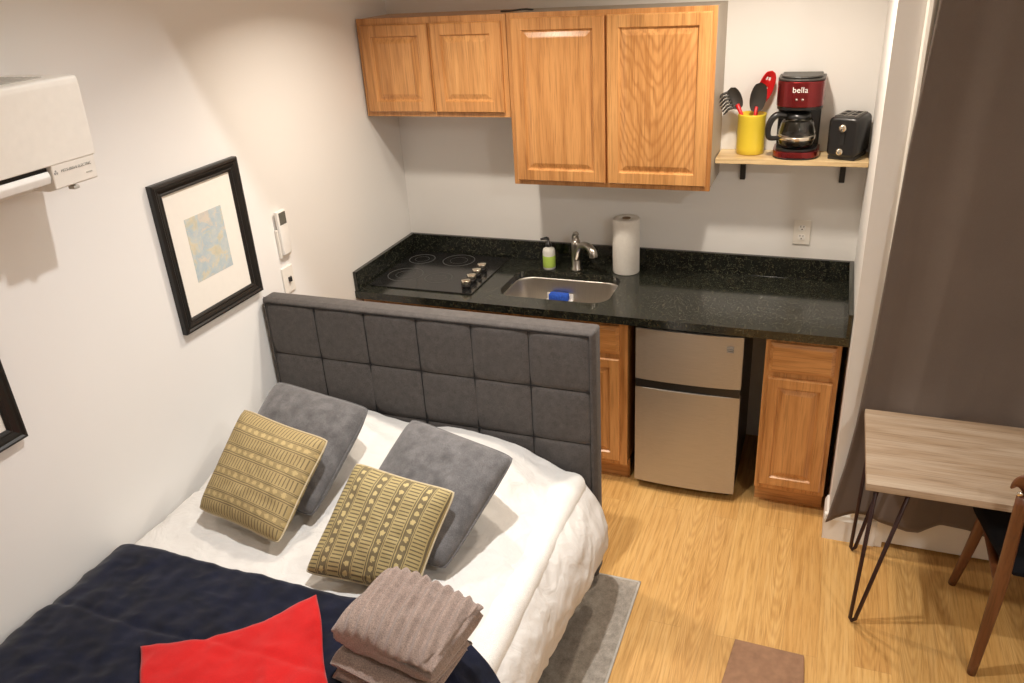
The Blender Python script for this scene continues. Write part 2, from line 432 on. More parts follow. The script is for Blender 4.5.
# ------------------------------------------------------------------ room shell
XL = 2.312
struct(MB().box(-.2, 4.4, -5.4, .2, -.1, 0).build('floor', M['floor']))
struct(MB().box(-.12, 0, -5.4, .12, 0, 3.5).build('wall_left', M['wall']))
struct(MB().box(0, 4.4, 0, .12, 0, 3.5).build('wall_back', M['wall']))
struct(MB().box(XL, 2.505, -.75, 0, 0, 3.5).build('wall_alcove', M['wall']))
struct(MB().box(2.505, 4.4, -.70, -.58, 0, 3.5).build('wall_window', M['wall']))
struct(MB().box(4.2, 4.4, -5.4, -.58, 0, 3.5).build('wall_right', M['wall']))
struct(MB().box(-.12, 4.4, -5.4, -5.28, 0, 3.5).build('wall_rear', M['wall']))
struct(MB().box(0, 4.2, -1.69, 0, 2.55, 2.75).build('ceiling_kitchen', M['ceil']))
struct(MB().box(0, 4.2, -5.3, -1.62, 3.4, 3.5).build('ceiling', M['ceil']))
struct(MB().box(0, 4.2, -1.69, -1.57, 2.55, 3.4).build('trim_1', M['ceil']))
bb = MB().prism([(-.75, 0), (-.768, 0), (-.768, .105), (-.76, .125), (-.75, .13)], 'x', XL - .016, 2.505)
bb.prism([(XL, 0), (XL - .016, 0), (XL - .016, .105), (XL - .008, .125), (XL, .13)], 'y', -.766, -.62)
struct(bb.build('baseboard_alcove', M['trim']))
struct(MB().prism([(0, 0), (.014, 0), (.014, .11), (.006, .13), (0, .13)], 'y', -5.28, -.66).build('baseboard_left', M['trim']))
struct(MB().prism([(2.398, -.75), (2.398, -.762), (2.404, -.768), (2.415, -.772), (2.425, -.764), (2.425, -.75)], 'z', .13, 2.5).build('trim_2', M['trim']))
struct(MB().box(2.505, 2.535, -.765, -.70, 0, 2.12, .003).box(3.55, 3.62, -.765, -.70, 0, 2.12, .003).box(2.505, 3.62, -.765, -.70, 2.12, 2.19, .003).build('trim_3', M['trim']))
d1 = MB().box(2.535, 3.55, -.742, -.70, .012, 2.12, .003)
struct(d1.build('door_1', M['trim']))

# ------------------------------------------------------------------ cabinets
def rect_ring(x0, x1, z0, z1, ins, y):
    return [(x0 + ins, y, z0 + ins), (x1 - ins, y, z0 + ins), (x1 - ins, y, z1 - ins), (x0 + ins, y, z1 - ins)]
def cab_door(root, x0, x1, z0, z1, yb, panel_mat, frame_mat=None, t=.02, st=.056):
    yf = yb - t
    fr = MB().rings([rect_ring(x0, x1, z0, z1, 0, yb), rect_ring(x0, x1, z0, z1, 0, yf + .005), rect_ring(x0, x1, z0, z1, .005, yf),
                     rect_ring(x0, x1, z0, z1, st - .006, yf), rect_ring(x0, x1, z0, z1, st, yf + .010)], cap_last=False)
    d = fr.build('door', frame_mat or M['oak_z'], root)
    pn = MB().rings([rect_ring(x0, x1, z0, z1, st, yf + .010), rect_ring(x0, x1, z0, z1, st + .005, yf + .0105),
                     rect_ring(x0, x1, z0, z1, st + .024, yf + .004), rect_ring(x0, x1, z0, z1, st + .028, yf + .003)])
    pn.build('raised_panel', panel_mat, d)
    return d
def drawer(root, x0, x1, z0, z1, yb, mat, t=.02):
    yf = yb - t
    return MB().rings([rect_ring(x0, x1, z0, z1, 0, yb), rect_ring(x0, x1, z0, z1, 0, yf + .008), rect_ring(x0, x1, z0, z1, .006, yf + .006),
                       rect_ring(x0, x1, z0, z1, .016, yf)]).build('drawer_front', mat, root)
def face_frame(root, x0, x1, z0, z1, y0, y1, bars_x=(), bars_z=(), st=.038):
    m = MB()
    m.box(x0, x0 + st, y0, y1, z0, z1, .0015).box(x1 - st, x1, y0, y1, z0, z1, .0015)
    m.box(x0 + st, x1 - st, y0, y1, z0, z0 + st, .0015).box(x0 + st, x1 - st, y0, y1, z1 - st, z1, .0015)
    for b in bars_x: m.box(b - .02, b + .02, y0, y1, z0 + st, z1 - st, .001)
    for b in bars_z: m.box(x0 + st, x1 - st, y0, y1, b - .018, b + .018, .001)
    return m.build('face_frame', M['oak_z'], root)

# short wall cabinet
t = thing('wall_cabinet', 'short two-door oak wall cabinet in the corner, above the cooktop', 'cabinet', (.40, 0, 1.722), 'oak cabinets')
MB().box(.012, .765, -.30, 0, 1.722, 2.158).build('cabinet_body', M['oak_z'], t)
face_frame(t, .012, .765, 1.715, 2.160, -.318, -.30, (.39,))
cab_door(t, .036, .384, 1.738, 2.132, -.318, M['oak_panel'])
cab_door(t, .398, .742, 1.738, 2.132, -.318, M['oak_pale'])
# tall wall cabinet
t = thing('wall_cabinet', 'tall two-door oak wall cabinet above the sink, its right door strongly figured', 'cabinet', (1.22, 0, 1.40), 'oak cabinets')
MB().box(.769, 1.676, -.30, 0, 1.412, 2.158).build('cabinet_body', M['cab_side'], t)
face_frame(t, .767, 1.678, 1.405, 2.162, -.318, -.30, (1.22,))
cab_door(t, .790, 1.214, 1.428, 2.142, -.318, M['oak_panel'])
cab_door(t, 1.224, 1.660, 1.428, 2.142, -.318, M['oak_flame'], M['oak_pale'])
# base cabinets
FY = -.61
def base_cab(label, x0, x1, doors, drawers, side):
    t = thing('base_cabinet', label, 'cabinet', ((x0 + x1) / 2, -.3, 0), 'oak cabinets')
    MB().box(x0 + .001, x1 - .001, FY + .018, -.03, .11, .64).box(x0 + .001, x0 + .018, FY + .018, -.03, .64, .874).box(x1 - .018, x1 - .001, FY + .018, -.03, .64, .874).build('cabinet_body', side, t)
    face_frame(t, x0, x1, .105, .875, FY, FY + .018, (), (.70,))
    for a, b in doors: cab_door(t, a, b, .134, .688, FY, M['oak_panel'], st=.05)
    for a, b in drawers: drawer(t, a, b, .714, .852, FY, M['oak_x'])
    MB().box(x0 + .001, x1 - .001, FY + .06, FY + .08, 0, .105).build('toe_kick', M['oak_x'], t)
    return t
base_cab('oak base cabinet under the cooktop, mostly hidden behind the headboard', .022, .618, [(.045, .315), (.325, .595)], [(.045, .595)], M['oak_z'])
base_cab('oak base cabinet under the sink, left of the small fridge', .62, 1.386, [(.645, 1.002), (1.012, 1.350)], [(.645, 1.350)], M['oak_z'])
base_cab('narrow oak base cabinet with one drawer and one door, right of the small fridge', 1.985, 2.286, [(2.004, 2.267)], [(2.004, 2.267)], M['oak_z'])

# countertop with a cut-out for the sink
ct = thing('countertop', 'black speckled granite countertop with backsplash running along the whole kitchen wall', 'countertop', (1.15, -.32, .876))
def rrect(x0, x1, y0, y1, r, n=8):
    P = []
    for cx, cy, a in ((x1 - r, y1 - r, 0), (x0 + r, y1 - r, 90), (x0 + r, y0 + r, 180), (x1 - r, y0 + r, 270)):
        for k in range(n + 1):
            an = R(a + 90 * k / n); P.append((cx + r * math.cos(an), cy + r * math.sin(an)))
    return P
SX0, SX1, SY0, SY1 = .712, 1.262, -.528, -.168
def slab():
    b = bmesh.new()
    def loop(pts, z):
        vs = [b.verts.new((x, y, z)) for x, y in pts]
        return vs, [b.edges.new((vs[i], vs[(i + 1) % len(vs)])) for i in range(len(vs))]
    outer = [(.0, -.645), (XL - .001, -.645), (XL - .001, -.001), (.0, -.001)]
    inner = rrect(SX0, SX1, SY0, SY1, .085)
    tops = []
    for z in (.914, .876):
        o, eo = loop(outer, z); i, ei = loop(inner, z)
        bmesh.ops.triangle_fill(b, use_beauty=True, edges=eo + ei)
        tops.append((o, i))
    for a, c in zip(tops[0], tops[1]):
        for k in range(len(a)): b.faces.new((a[k], a[(k + 1) % len(a)], c[(k + 1) % len(a)], c[k]))
    bmesh.ops.recalc_face_normals(b, faces=b.faces)
    m = MB(); m._merge(b); return m
slab().build('worktop', M['granite'], ct)
MB().box(.021, XL - .021, -.021, -.001, .9142, 1.016, .002).build('backsplash', M['granite'], ct)
MB().box(.001, .021, -.642, -.001, .9142, 1.016, .002).build('backsplash', M['granite'], ct)
MB().box(XL - .021, XL - .001, -.642, -.001, .9142, 1.016, .002).build('backsplash', M['granite'], ct)

# sink
sk = thing('sink', 'stainless steel undermount sink basin in the black countertop', 'sink', (.98, -.36, .74))
b = MB()
def sec(z, ins, r): return [(x, y, z) for x, y in rrect(SX0 + ins, SX1 - ins, SY0 + ins, SY1 - ins, r)]
rr = [sec(.8755, -.02, .10), sec(.8755, -.003, .088), sec(.872, .001, .086), sec(.865, .002, .086), sec(.75, .006, .085), sec(.735, .008, .084),
      sec(.715, .016, .08), sec(.703, .034, .07), sec(.700, .055, .06), sec(.699, .09, .04)]
b.rings(rr, True, True).build('basin', M['steel_sink'], sk)
MB().lathe([(.045, .6995), (.043, .703), (.03, .701), (.012, .700), (0, .7005)], .98, -.37).build('drain', M['nickel'], sk)
# sponge on its holder
sh = thing('sponge_holder', 'white sponge holder fixed to the inner back wall of the steel sink', 'sponge holder', (.928, -.20, .755))
MB().box(.858, .998, -.232, -.178, .765, .770, .002).box(.858, .998, -.235, -.231, .765, .782, .0015).box(.858, .998, -.181, -.1775, .765, .80, .0015).build('tray', M['white_bright'], sh)
sp = tag(MB().box(.878, .981, -.229, -.184, .7705, .812, .010, 3).build('sponge', M['blue'], None, (.928, -.206, .7705)), 'blue scrubbing sponge resting in the white holder inside the sink', 'sponge')
# faucet
f = thing('faucet', 'brushed nickel single-lever kitchen faucet behind the sink', 'faucet', (1.0, -.12, .914))
FX, FY_ = 1.0, -.118
MB().lathe([(.031, .9145), (.031, .922), (.024, .93), (.0225, 1.02), (.024, 1.05), (.021, 1.072), (0, 1.078)], FX, FY_, 24).build('faucet_body', M['nickel'], f)
MB().tube([(FX + .004, FY_ - .008, .975), (FX + .022, FY_ - .03, 1.03), (FX + .05, FY_ - .055, 1.066), (FX + .09, FY_ - .085, 1.072), (FX + .118, FY_ - .11, 1.055), (FX + .124, FY_ - .116, 1.03)],
          [.016, .016, .017, .019, .021, .02], 14, sub=5).build('spout', M['nickel'], f)
MB().tube([(FX, FY_, 1.06), (FX - .004, FY_ + .004, 1.09), (FX + .004, FY_ - .012, 1.112), (FX + .02, FY_ - .035, 1.115)], [.019, .017, .012, .008], 12, sub=5).build('lever', M['nickel'], f)
# soap bottle
s = thing('soap_bottle', 'white soap bottle with a green label and black pump, left of the faucet', 'bottle', (.858, -.13, .914))
MB().lathe([(.029, .9145), (.032, .918), (.032, 1.008), (.029, 1.022), (.012, 1.032), (.011, 1.04), (0, 1.04)], .858, -.13).build('bottle', M['soap_white'], s)
MB().lathe([(.0322, .927), (.0327, .928), (.0327, .986), (.0322, .987)], .858, -.13).build('bottle_label', M['soap_label'], s)
MB().lathe([(.015, 1.034), (.015, 1.05), (.006, 1.053), (.005, 1.076), (0, 1.076)], .858, -.13, 16).tube([(.856, -.13, 1.074), (.85, -.135, 1.079), (.822, -.15, 1.076)], [.008, .008, .005], 10).build('pump', M['black'], s)
# paper towel
s = thing('paper_towel_roll', 'white paper towel roll standing on the countertop right of the faucet', 'paper towel', (1.253, -.088, .914))
MB().lathe([(.02, .9145), (.064, .9145), (.066, .918), (.066, 1.188), (.064, 1.192), (.021, 1.192), (.0205, 1.10)], 1.253, -.088, 48).tube([(1.1885, -.106, .916), (1.1885, -.106, 1.19)], .0012, 6).build('paper', M['paper'], s)
MB().lathe([(.0205, .9146), (.0205, 1.194), (.0175, 1.194), (.0175, .9146)], 1.253, -.088, 24).build('cardboard_core', M['card'], s)
# cooktop
k = thing('cooktop', 'black ceramic-glass electric cooktop with four burner rings set into the left of the countertop', 'cooktop', (.32, -.3, .9145))
MB().box(.035, .602, -.562, -.035, .9144, .921, .002).build('glass_top', M['glass_black'], k)
def ring_(cx, cy, r): return MB().lathe([(r - .004, .9211), (r - .004, .9217), (r, .9217), (r, .9211)], cx, cy, 48, cap=False)
for cx, cy, r in ((.155, -.39, .094), (.135, -.155, .072), (.345, -.135, .088), (.35, -.40, .072)):
    m = ring_(cx, cy, r); m.lathe([(r * .55 - .0015, .9211), (r * .55 - .0015, .9214), (r * .55, .9214), (r * .55, .9211)], cx, cy, 40, cap=False)
    m.build('burner_ring', M['ring'], k)
for y, x in ((-.490, .545), (-.412, .541), (-.334, .537), (-.256, .533)):
    kn = MB().lathe([(.023, .9213), (.023, .942), (.0, .942)], x, y, 24).build('control_knob', M['black'], k)
    MB().lathe([(.0235, .940), (.0235, .960), (.021, .963), (0, .963)], x, y, 24).build('knob_cap', M['knob_steel'], kn)

# fridge
f = thing('mini_fridge', 'two-door stainless steel mini fridge under the countertop', 'fridge', (1.66, -.35, 0))
MB().box(1.432, 1.892, -.595, -.05, .03, .858, .004).build('fridge_body', M['black'], f)
def fdoor(z0, z1):
    P = []
    n = 10
    x0, x1 = 1.427, 1.896
    for i in range(n + 1):
        u = i / n; P.append((x0 + (x1 - x0) * u, -.628 - .014 * math.sin(PI * u) ** .7))
    P += [(x1, -.60), (x0, -.60)]
    return MB().prism(P, 'z', z0, z1, .0008, 1)
d = fdoor(.608, .862).build('freezer_door', M['steel'], f)
bd = MB()
for i in range(3): bd.box(1.828, 1.858, -.6405, -.637, .812 - i * .011, .817 - i * .011)
bd.build('maker_badge', M['grey_print'], d)
d = fdoor(.05, .566).build('fridge_door', M['steel'], f)
MB().box(1.429, 1.894, -.632, -.598, .5665, .6075).build('handle_recess', M['black'], f)
for x in (1.46, 1.86):
    for y in (-.55, -.1): MB().lathe([(.018, 0), (.018, .032), (0, .032)], x, y, 16).build('foot', M['black'], f)

# ------------------------------------------------------------------ shelf and what stands on it
SZ = 1.522
s = thing('wall_shelf', 'narrow pale wood wall shelf on two black brackets, right of the tall cabinet', 'shelf', (1.99, -.1, 1.50))
MB().box(1.680, XL - .002, -.195, -.001, 1.500, SZ, .0015).build('shelf_board', M['shelf'], s)
for x in (1.785, 2.215):
    MB().prism([(-.002, 1.4995), (-.16, 1.4995), (-.16, 1.493), (-.05, 1.485), (-.028, 1.457), (-.02, 1.385), (-.002, 1.385)], 'x', x - .012, x + .012, .003, 2).build('bracket', M['black_matte'], s)
CX, CY = 1.815, -.072
c = thing('utensil_crock', 'yellow glazed ceramic utensil crock at the left of the wall shelf', 'crock', (CX, CY, SZ))
MB().lathe([(0, SZ + .0005), (.056, SZ + .0005), (.060, SZ + .004), (.061, SZ + .03), (.0605, SZ + .165), (.062, SZ + .172), (.060, SZ + .176), (.055, SZ + .174), (.055, SZ + .012), (0, SZ + .012)], CX, CY, 40).build('crock_wall', M['yellow'], c)
# pasta fork
u = thing('pasta_fork', 'black toothed pasta fork with a red handle, leaning left out of the yellow crock', 'utensil', (CX - .02, CY, SZ + .014), 'kitchen utensils')
A = Vector((CX + .02, CY + .01, SZ + .016)); B = Vector((CX - .085, CY - .035, SZ + .268))
P1 = A.lerp(B, .80)
MB().tube([A, A.lerp(B, .4), P1], [.006, .0075, .009], 10).build('handle', M['red_plastic'], u)
h = MB(); dirv = (B - A).normalized(); side = Vector((.9, .1, .35)).normalized(); side = (side - dirv * side.dot(dirv)).normalized(); nrm = dirv.cross(side)
def bowl(mb, c0, dv, sd, nv, ln, wd, depth, th=.003, nn=14):
    def fn(i, j, off):
        a = (i - .5) * 2; w = math.sqrt(max(0, 1 - a * a)) ** .8; q = (j - .5) * 2
        return c0 + dv * (a * ln / 2) + sd * (q * w * wd / 2) + nv * (depth * (1 - a * a) * (1 - q * q) + off)
    mb.grid(lambda i, j: fn(i, j, 0), nn, nn); mb.grid(lambda i, j: fn(i, j, th), nn, nn, flip=True)
bowl(h, A.lerp(B, .90), dirv, side, nrm, .105, .058, .014)
for i in range(6):
    st = A.lerp(B, .78 + i * .052) - side * .018
    h.tube([st, st - side * .024 + nrm * .004, st - side * .046 - Vector((0, 0, .014))], [.006, .0055, .0032], 8)
h.build('fork_head', M['grey_nylon'], u)
# solid spoon
u = thing('cooking_spoon', 'charcoal oval cooking spoon standing in the middle of the yellow crock', 'utensil', (CX, CY, SZ + .014), 'kitchen utensils')
A = Vector((CX - .008, CY + .02, SZ + .016)); B = Vector((CX + .030, CY - .03, SZ + .302)); dirv = (B - A).normalized()
side = Vector((1, .25, 0)); side = (side - dirv * side.dot(dirv)).normalized(); nrm = dirv.cross(side)
MB().tube([A, A.lerp(B, .66)], [.006, .007], 10).build('handle', M['red_plastic'], u)
h = MB(); bowl(h, A.lerp(B, .80), dirv, side, nrm, .135, .070, .014); h.build('spoon_bowl', M['grey_nylon'], u)
# slotted spoon
u = thing('slotted_spoon', 'red slotted spoon leaning right in the yellow crock beside the coffee maker', 'utensil', (CX + .02, CY, SZ + .014), 'kitchen utensils')
A = Vector((CX - .03, CY + .02, SZ + .016)); B = Vector((CX + .064, CY + .015, SZ + .335)); dirv = (B - A).normalized()
side = Vector((1, .3, 0)); side = (side - dirv * side.dot(dirv)).normalized(); nrm = dirv.cross(side)
MB().tube([A, A.lerp(B, .7)], [.006, .007], 10).build('handle', M['red_plastic'], u)
def slotted():
    b = bmesh.new(); n = 20; V = {}
    c0 = A.lerp(B, .84)
    def ok(i, j):
        return not (((i // 2) % 3 == 1) and 6 <= j < 14 and ((j - 6) % 4 != 3) and 4 <= i < 17)
    def vt(i, j):
        if (i, j) not in V:
            a = (i / n - .5) * 2; q = (j / n - .5) * 2; w = math.sqrt(max(0.0004, 1 - a * a)) ** .8
            V[(i, j)] = b.verts.new(c0 + dirv * (a * .072) + side * (q * w * .034) + nrm * (.013 * (1 - a * a) * (1 - q * q)))
        return V[(i, j)]
    for i in range(n):
        for j in range(n):
            if ok(i, j): b.faces.new((vt(i, j), vt(i + 1, j), vt(i + 1, j + 1), vt(i, j + 1)))
    m = MB(); m._merge(b, None, True); return m
slotted().build('slotted_bowl', M['red_plastic'], u, solid=.003)

# coffee maker
cm = thing('coffee_maker', 'dark red and black drip coffee maker with a glass carafe on the wall shelf', 'coffee maker', (2.015, -.1, SZ))
KX, KY = 2.012, -.100
def dshape(w, yf, yb, r, n=14):
    """flat back, round front"""
    P = [(KX + 1.06 * w, yb), (KX - 1.06 * w, yb)]
    for i in range(n + 1):
        a = PI + PI * i / n
        P.append((KX + 1.06 * w * math.copysign(abs(math.cos(a)) ** .75, math.cos(a)), yf + r + r * math.copysign(abs(math.sin(a)) ** .9, math.sin(a))))
    return P
MB().prism(dshape(.090, -.196, -.012, .085), 'z', SZ + .0005, SZ + .008, .002).prism(dshape(.080, -.188, -.012, .08), 'z', SZ + .034, SZ + .044, .002).build('base', M['black'], cm)
MB().prism(dshape(.0905, -.197, -.013, .085), 'z', SZ + .008, SZ + .034, .003, smooth=False).build('base_band', M['red_metal'], cm)
MB().box(KX - .088, KX + .088, -.062, -.012, SZ + .034, SZ + .235, .008, 3).build('water_column', M['black'], cm)
hs = MB().prism(dshape(.090, -.190, -.012, .075), 'z', SZ + .228, SZ + .336, .003).build('brew_housing', M['red_metal'], cm)
MB().prism(dshape(.088, -.186, -.013, .075), 'z', SZ + .214, SZ + .2285, .003).build('filter_rim', M['black'], cm)
lt = MB(); text_mesh(lt, 'bella', .034, Matrix.Translation((KX, -.1905, SZ + .302)) @ Matrix.Rotation(R(90), 4, 'X'))
lt.build('lettering', M['white_bright'], hs)
bt = MB()
for dx in (-.012, .012): bt.lathe([(.005, 0), (.005, .003), (0, .003)], 0, 0, 12, Matrix.Translation((KX + dx, -.189, SZ + .262)) @ Matrix.Rotation(R(90), 4, 'X'))
bt.build('button', M['nickel'], hs)
MB().prism(dshape(.090, -.186, -.014, .075), 'z', SZ + .336, SZ + .346, .004).prism(dshape(.078, -.172, -.02, .07), 'z', SZ + .346, SZ + .356, .006).build('lid', M['lid_grey'], cm)
GX, GY = KX - .002, -.122
cf = MB().lathe([(.062, SZ + .0446), (.070, SZ + .052), (.077, SZ + .09), (.076, SZ + .115), (.066, SZ + .155), (.053, SZ + .178), (.050, SZ + .176), (.063, SZ + .153), (.073, SZ + .114), (.074, SZ + .09), (.067, SZ + .055), (0, SZ + .050)], GX, GY, 40).build('carafe', M['glass'], cm)
MB().lathe([(.0772, SZ + .084), (.0784, SZ + .086), (.0784, SZ + .098), (.0772, SZ + .10)], GX, GY, 40).build('carafe_band', M['knob_steel'], cf)
MB().lathe([(.051, SZ + .170), (.053, SZ + .176), (.05, SZ + .194), (.03, SZ + .202), (0, SZ + .203)], GX, GY, 32).build('carafe_lid', M['black'], cf)
MB().tube([(GX - .045, GY - .02, SZ + .188), (GX - .085, GY - .035, SZ + .190), (GX - .108, GY - .045, SZ + .165), (GX - .117, GY - .045, SZ + .125), (GX - .108, GY - .042, SZ + .092), (GX - .068, GY - .022, SZ + .088)], [.015, .015, .014, .013, .012, .009], 10, sub=5).build('carafe_handle', M['black'], cf)

cm.scale = (1, 1, .965)
# toaster
tl = (2.205, -.105, SZ)
to = thing('toaster', 'black two-slice toaster with chrome knobs at the right of the wall shelf', 'toaster', tl)
TM = Matrix.Translation((2.222, -.098, SZ)) @ Matrix.Rotation(R(-19), 4, 'Z') @ Matrix.Diagonal((.95, .92, .96, 1))
def rsec(w, h, z0, r, n=6):
    return [(x, z + z0) for x, z in rrect(-w, w, 0, h, r, n)]
m = MB(); rgs = []
for y, ins in ((-.088, .012), (-.085, .004), (-.078, 0), (.078, 0), (.085, .004), (.088, .012)):
    rgs.append([TM @ Vector((x, y, z)) for x, z in [(a * (1 - ins / .066), .014 + (c) * 1) for a, c in rrect(-.066, .066, 0 + ins, .172 - ins, .024)]])
m.rings(rgs, True, True); m.rings([rgs[0][::-1]], True, True)
m.build('housing', M['black'], to)
MB().box(-.060, .060, -.08, .08, .0006, .02, .004, 2, TM).build('base', M['black_matte'], to)
tp = MB().box(-.050, .050, -.074, .074, .180, .190, .004, 2, TM).build('top_rim', M['lid_grey'], to)
sl = MB()
for x in (-.024, .024): sl.box(x - .013, x + .013, -.064, .064, .189, .1912, 0, 2, TM)
sl.build('slot', M['dark_gap'], tp)
gr = MB()
for x in (-.024, .024):
    for y in (-.058, 0, .058): gr.box(x - .013, x + .013, y - .004, y + .004, .1905, .1922, 0, 2, TM)
    for dx in (-.014, .014): gr.box(x + dx - .0015, x + dx + .0015, -.066, .066, .189, .1925, 0, 2, TM)
gr.build('slot_guard', M['nickel'], tp)
FR = TM @ Matrix.Translation((0, -.088, 0)) @ Matrix.Rotation(R(90), 4, 'X')
MB().box(-.012, .012, -.0925, -.088, .065, .135, .002, 2, TM).build('lever_slot', M['dark_gap'], to)
MB().lathe([(.017, 0), (.017, .012), (.014, .016), (0, .016)], 0, 0, 24, FR @ Matrix.Translation((0, .142, 0))).build('lever', M['knob_steel'], to)
MB().lathe([(.016, 0), (.015, .010), (.013, .013), (0, .013)], 0, 0, 24, FR @ Matrix.Translation((-.004, .04, 0))).box(-.006, .0, -.1035, -.101, .03, .05, 0, 2, TM).build('browning_dial', M['knob_steel'], to)

# cord end lying on the cabinet tops
tag(MB().tube([(.72, -.25, 2.166), (.78, -.28, 2.168), (.83, -.27, 2.172), (.86, -.22, 2.166), (.80, -.15, 2.166)], .004, 8, sub=5).build('power_cord', M['black'], None, (.78, -.25, 2.163)), 'thin black cord lying on top of the wall cabinets', 'cord')

# ------------------------------------------------------------------ wall fittings
o = thing('wall_outlet', 'white double power outlet on the back wall above the granite backsplash', 'outlet', (2.07, 0, 1.14))
pl = MB().box(2.031, 2.107, -.006, -.0005, 1.083, 1.200, .002).build('cover_plate', M['white_plastic'], o)
for z in (1.119, 1.164):
    r = MB().prism([(2.069 + .017 * math.cos(a) , z + .0165 * max(-.8, min(.8, math.sin(a)))) for a in [2 * PI * k / 24 for k in range(24)]], 'y', -.008, -.0055).build('receptacle', M['white_bright'], o)
    MB().box(2.061, 2.0635, -.0085, -.0075, z + .002, z + .011).box(2.0745, 2.077, -.0085, -.0075, z + .002, z + .010).lathe([(.003, 0), (.003, .001), (0, .001)], 0, 0, 10, Matrix.Translation((2.069, -.0076, z - .007)) @ Matrix.Rotation(R(90), 4, 'X')).build('slots', M['dark_gap'], r)
o = thing('remote_control', 'white air conditioner remote in a wall holder beside the larger visible picture frame', 'remote', (0, -1.13, 1.37))
MB().box(.0005, .014, -1.172, -1.100, 1.272, 1.40, .004, 2).build('holder', M['white_plastic'], o)
MB().box(.008, .026, -1.166, -1.106, 1.285, 1.478, .006, 3).build('remote_body', M['white_bright'], o)
MB().box(.0255, .0272, -1.158, -1.113, 1.418, 1.470, .0015).build('screen', M['lcd'], o)
o = thing('wall_switch', 'white wall plate with a small black toggle below the wall remote', 'switch', (0, -1.14, 1.17))
MB().box(.0005, .007, -1.180, -1.105, 1.110, 1.228, .002).build('cover_plate', M['white_plastic'], o)
MB().box(.006, .02, -1.147, -1.135, 1.160, 1.180, .002).box(.006, .012, -1.136, -1.126, 1.170, 1.18, .002).build('toggle', M['black'], o)

def picture(label, yc, zc, w, h, art):
    o = thing('picture_frame', label, 'picture', (0, yc, zc - h / 2), 'framed pictures')
    fw = .048
    def rg(ins, x): return [(x, yc - w / 2 + ins, zc - h / 2 + ins), (x, yc - w / 2 + ins, zc + h / 2 - ins), (x, yc + w / 2 - ins, zc + h / 2 - ins), (x, yc + w / 2 - ins, zc - h / 2 + ins)][::-1]
    MB().rings([rg(0, .001), rg(0, .02), rg(.003, .026), rg(.010, .028), rg(.016, .023), rg(.022, .023), rg(.036, .018), rg(.040, .020), rg(fw - .004, .018), rg(fw, .012), rg(fw, .006)], False).build('frame', M['frame_black'], o)
    MB().box(.004, .0085, yc - w / 2 + fw - .004, yc + w / 2 - fw + .004, zc - h / 2 + fw - .004, zc + h / 2 - fw + .004).build('mat_board', M['mat_board'], o)
    if art:
        MB().box(.0086, .0094, yc - .100, yc + .100, zc - .120, zc + .122).build('map_print', M['map'], o)
    return o
picture('black framed coastal map print in a cream mat, on the wall beside the headboard', -1.566, 1.475, .456, .555, True)
picture('black picture frame cut off by the left edge of the photo, below the air conditioner', -2.715, 1.462, .462, .555, True)

# air conditioner
AY0, AY1 = -3.02, -2.162
a = thing('air_conditioner', 'white wall-mounted split air conditioner high on the left wall', 'air conditioner', (0, -2.6, 1.87))
MB().prism([(.001, 2.170), (.236, 2.168), (.243, 2.163), (.245, 2.15), (.236, 1.956), (.19, 1.952), (.001, 1.93)], 'y', AY0, AY1, .003, 2).build('housing', M['white_plastic'], a)
MB().prism([(.001, 1.9315), (.10, 1.9315), (.128, 1.92), (.10, 1.872), (.001, 1.868)], 'y', AY0, AY1 - .03, .003, 1).build('underside', M['white_plastic'], a)
tp = MB()
for i in range(5): tp.box(.03 + i * .034, .05 + i * .034, AY0 + .05, AY1 - .06, 2.1660, 2.1715)
tp.build('top_grille', M['grey_slot'], a)
lb = MB().prism([(.14, 1.948), (.234, 1.956), (.228, 1.892), (.20, 1.884), (.14, 1.884)], 'y', AY1 - .150, AY1 - .006, .002, 1).build('display_panel', M['white_plastic'], a)
tx = MB(); pm = Matrix.Translation((.2325, AY1 - .078, 1.936)) @ Matrix.Rotation(R(90), 4, 'Z') @ Matrix.Rotation(R(86), 4, 'X')
text_mesh(tx, 'MITSUBISHI ELECTRIC', .0105, pm @ Matrix.Translation((.006, 0, 0)))
for dx, dy in ((0, .0035), (-.0035, -.0025), (.0035, -.0025)):
    tx.prism([(dx - .003, dy), (dx, dy - .0035), (dx + .003, dy), (dx, dy + .0035)], 'z', -.0005, .0006, 0, 2, pm @ Matrix.Translation((-.062, 0, 0)))
tx.build('lettering', M['grey_print'], lb)
gl = MB(); pm2 = Matrix.Translation((.2305, AY1 - .078, 1.915)) @ Matrix.Rotation(R(90), 4, 'Z') @ Matrix.Rotation(R(86), 4, 'X')
gl.box(.035, .055, -.003, .0, -.0005, .0006, 0, 2, pm2)
gl.build('indicator_marks', M['grey_slot'], lb)
MB().box(.2, .224, AY1 - .09, AY1 - .07, 1.876, 1.886, .003).build('sensor_tab', M['grey_slot'], a)
fl = MB().prism([(.13, 1.936), (.226, 1.943), (.231, 1.930), (.224, 1.910), (.13, 1.900)], 'y', AY0 + .02, AY1 - .156, .003, 2).build('air_flap', M['white_bright'], a)
MB().box(.12, .222, AY0 + .02, AY1 - .156, 1.938, 1.952).build('outlet_gap', M['dark_gap'], a)
MB().lathe([(.008, 0), (.008, .012), (0, .012)], 0, 0, 12, Matrix.Translation((.214, AY1 - .166, 1.928))).build('flap_pivot', M['nickel'], a)

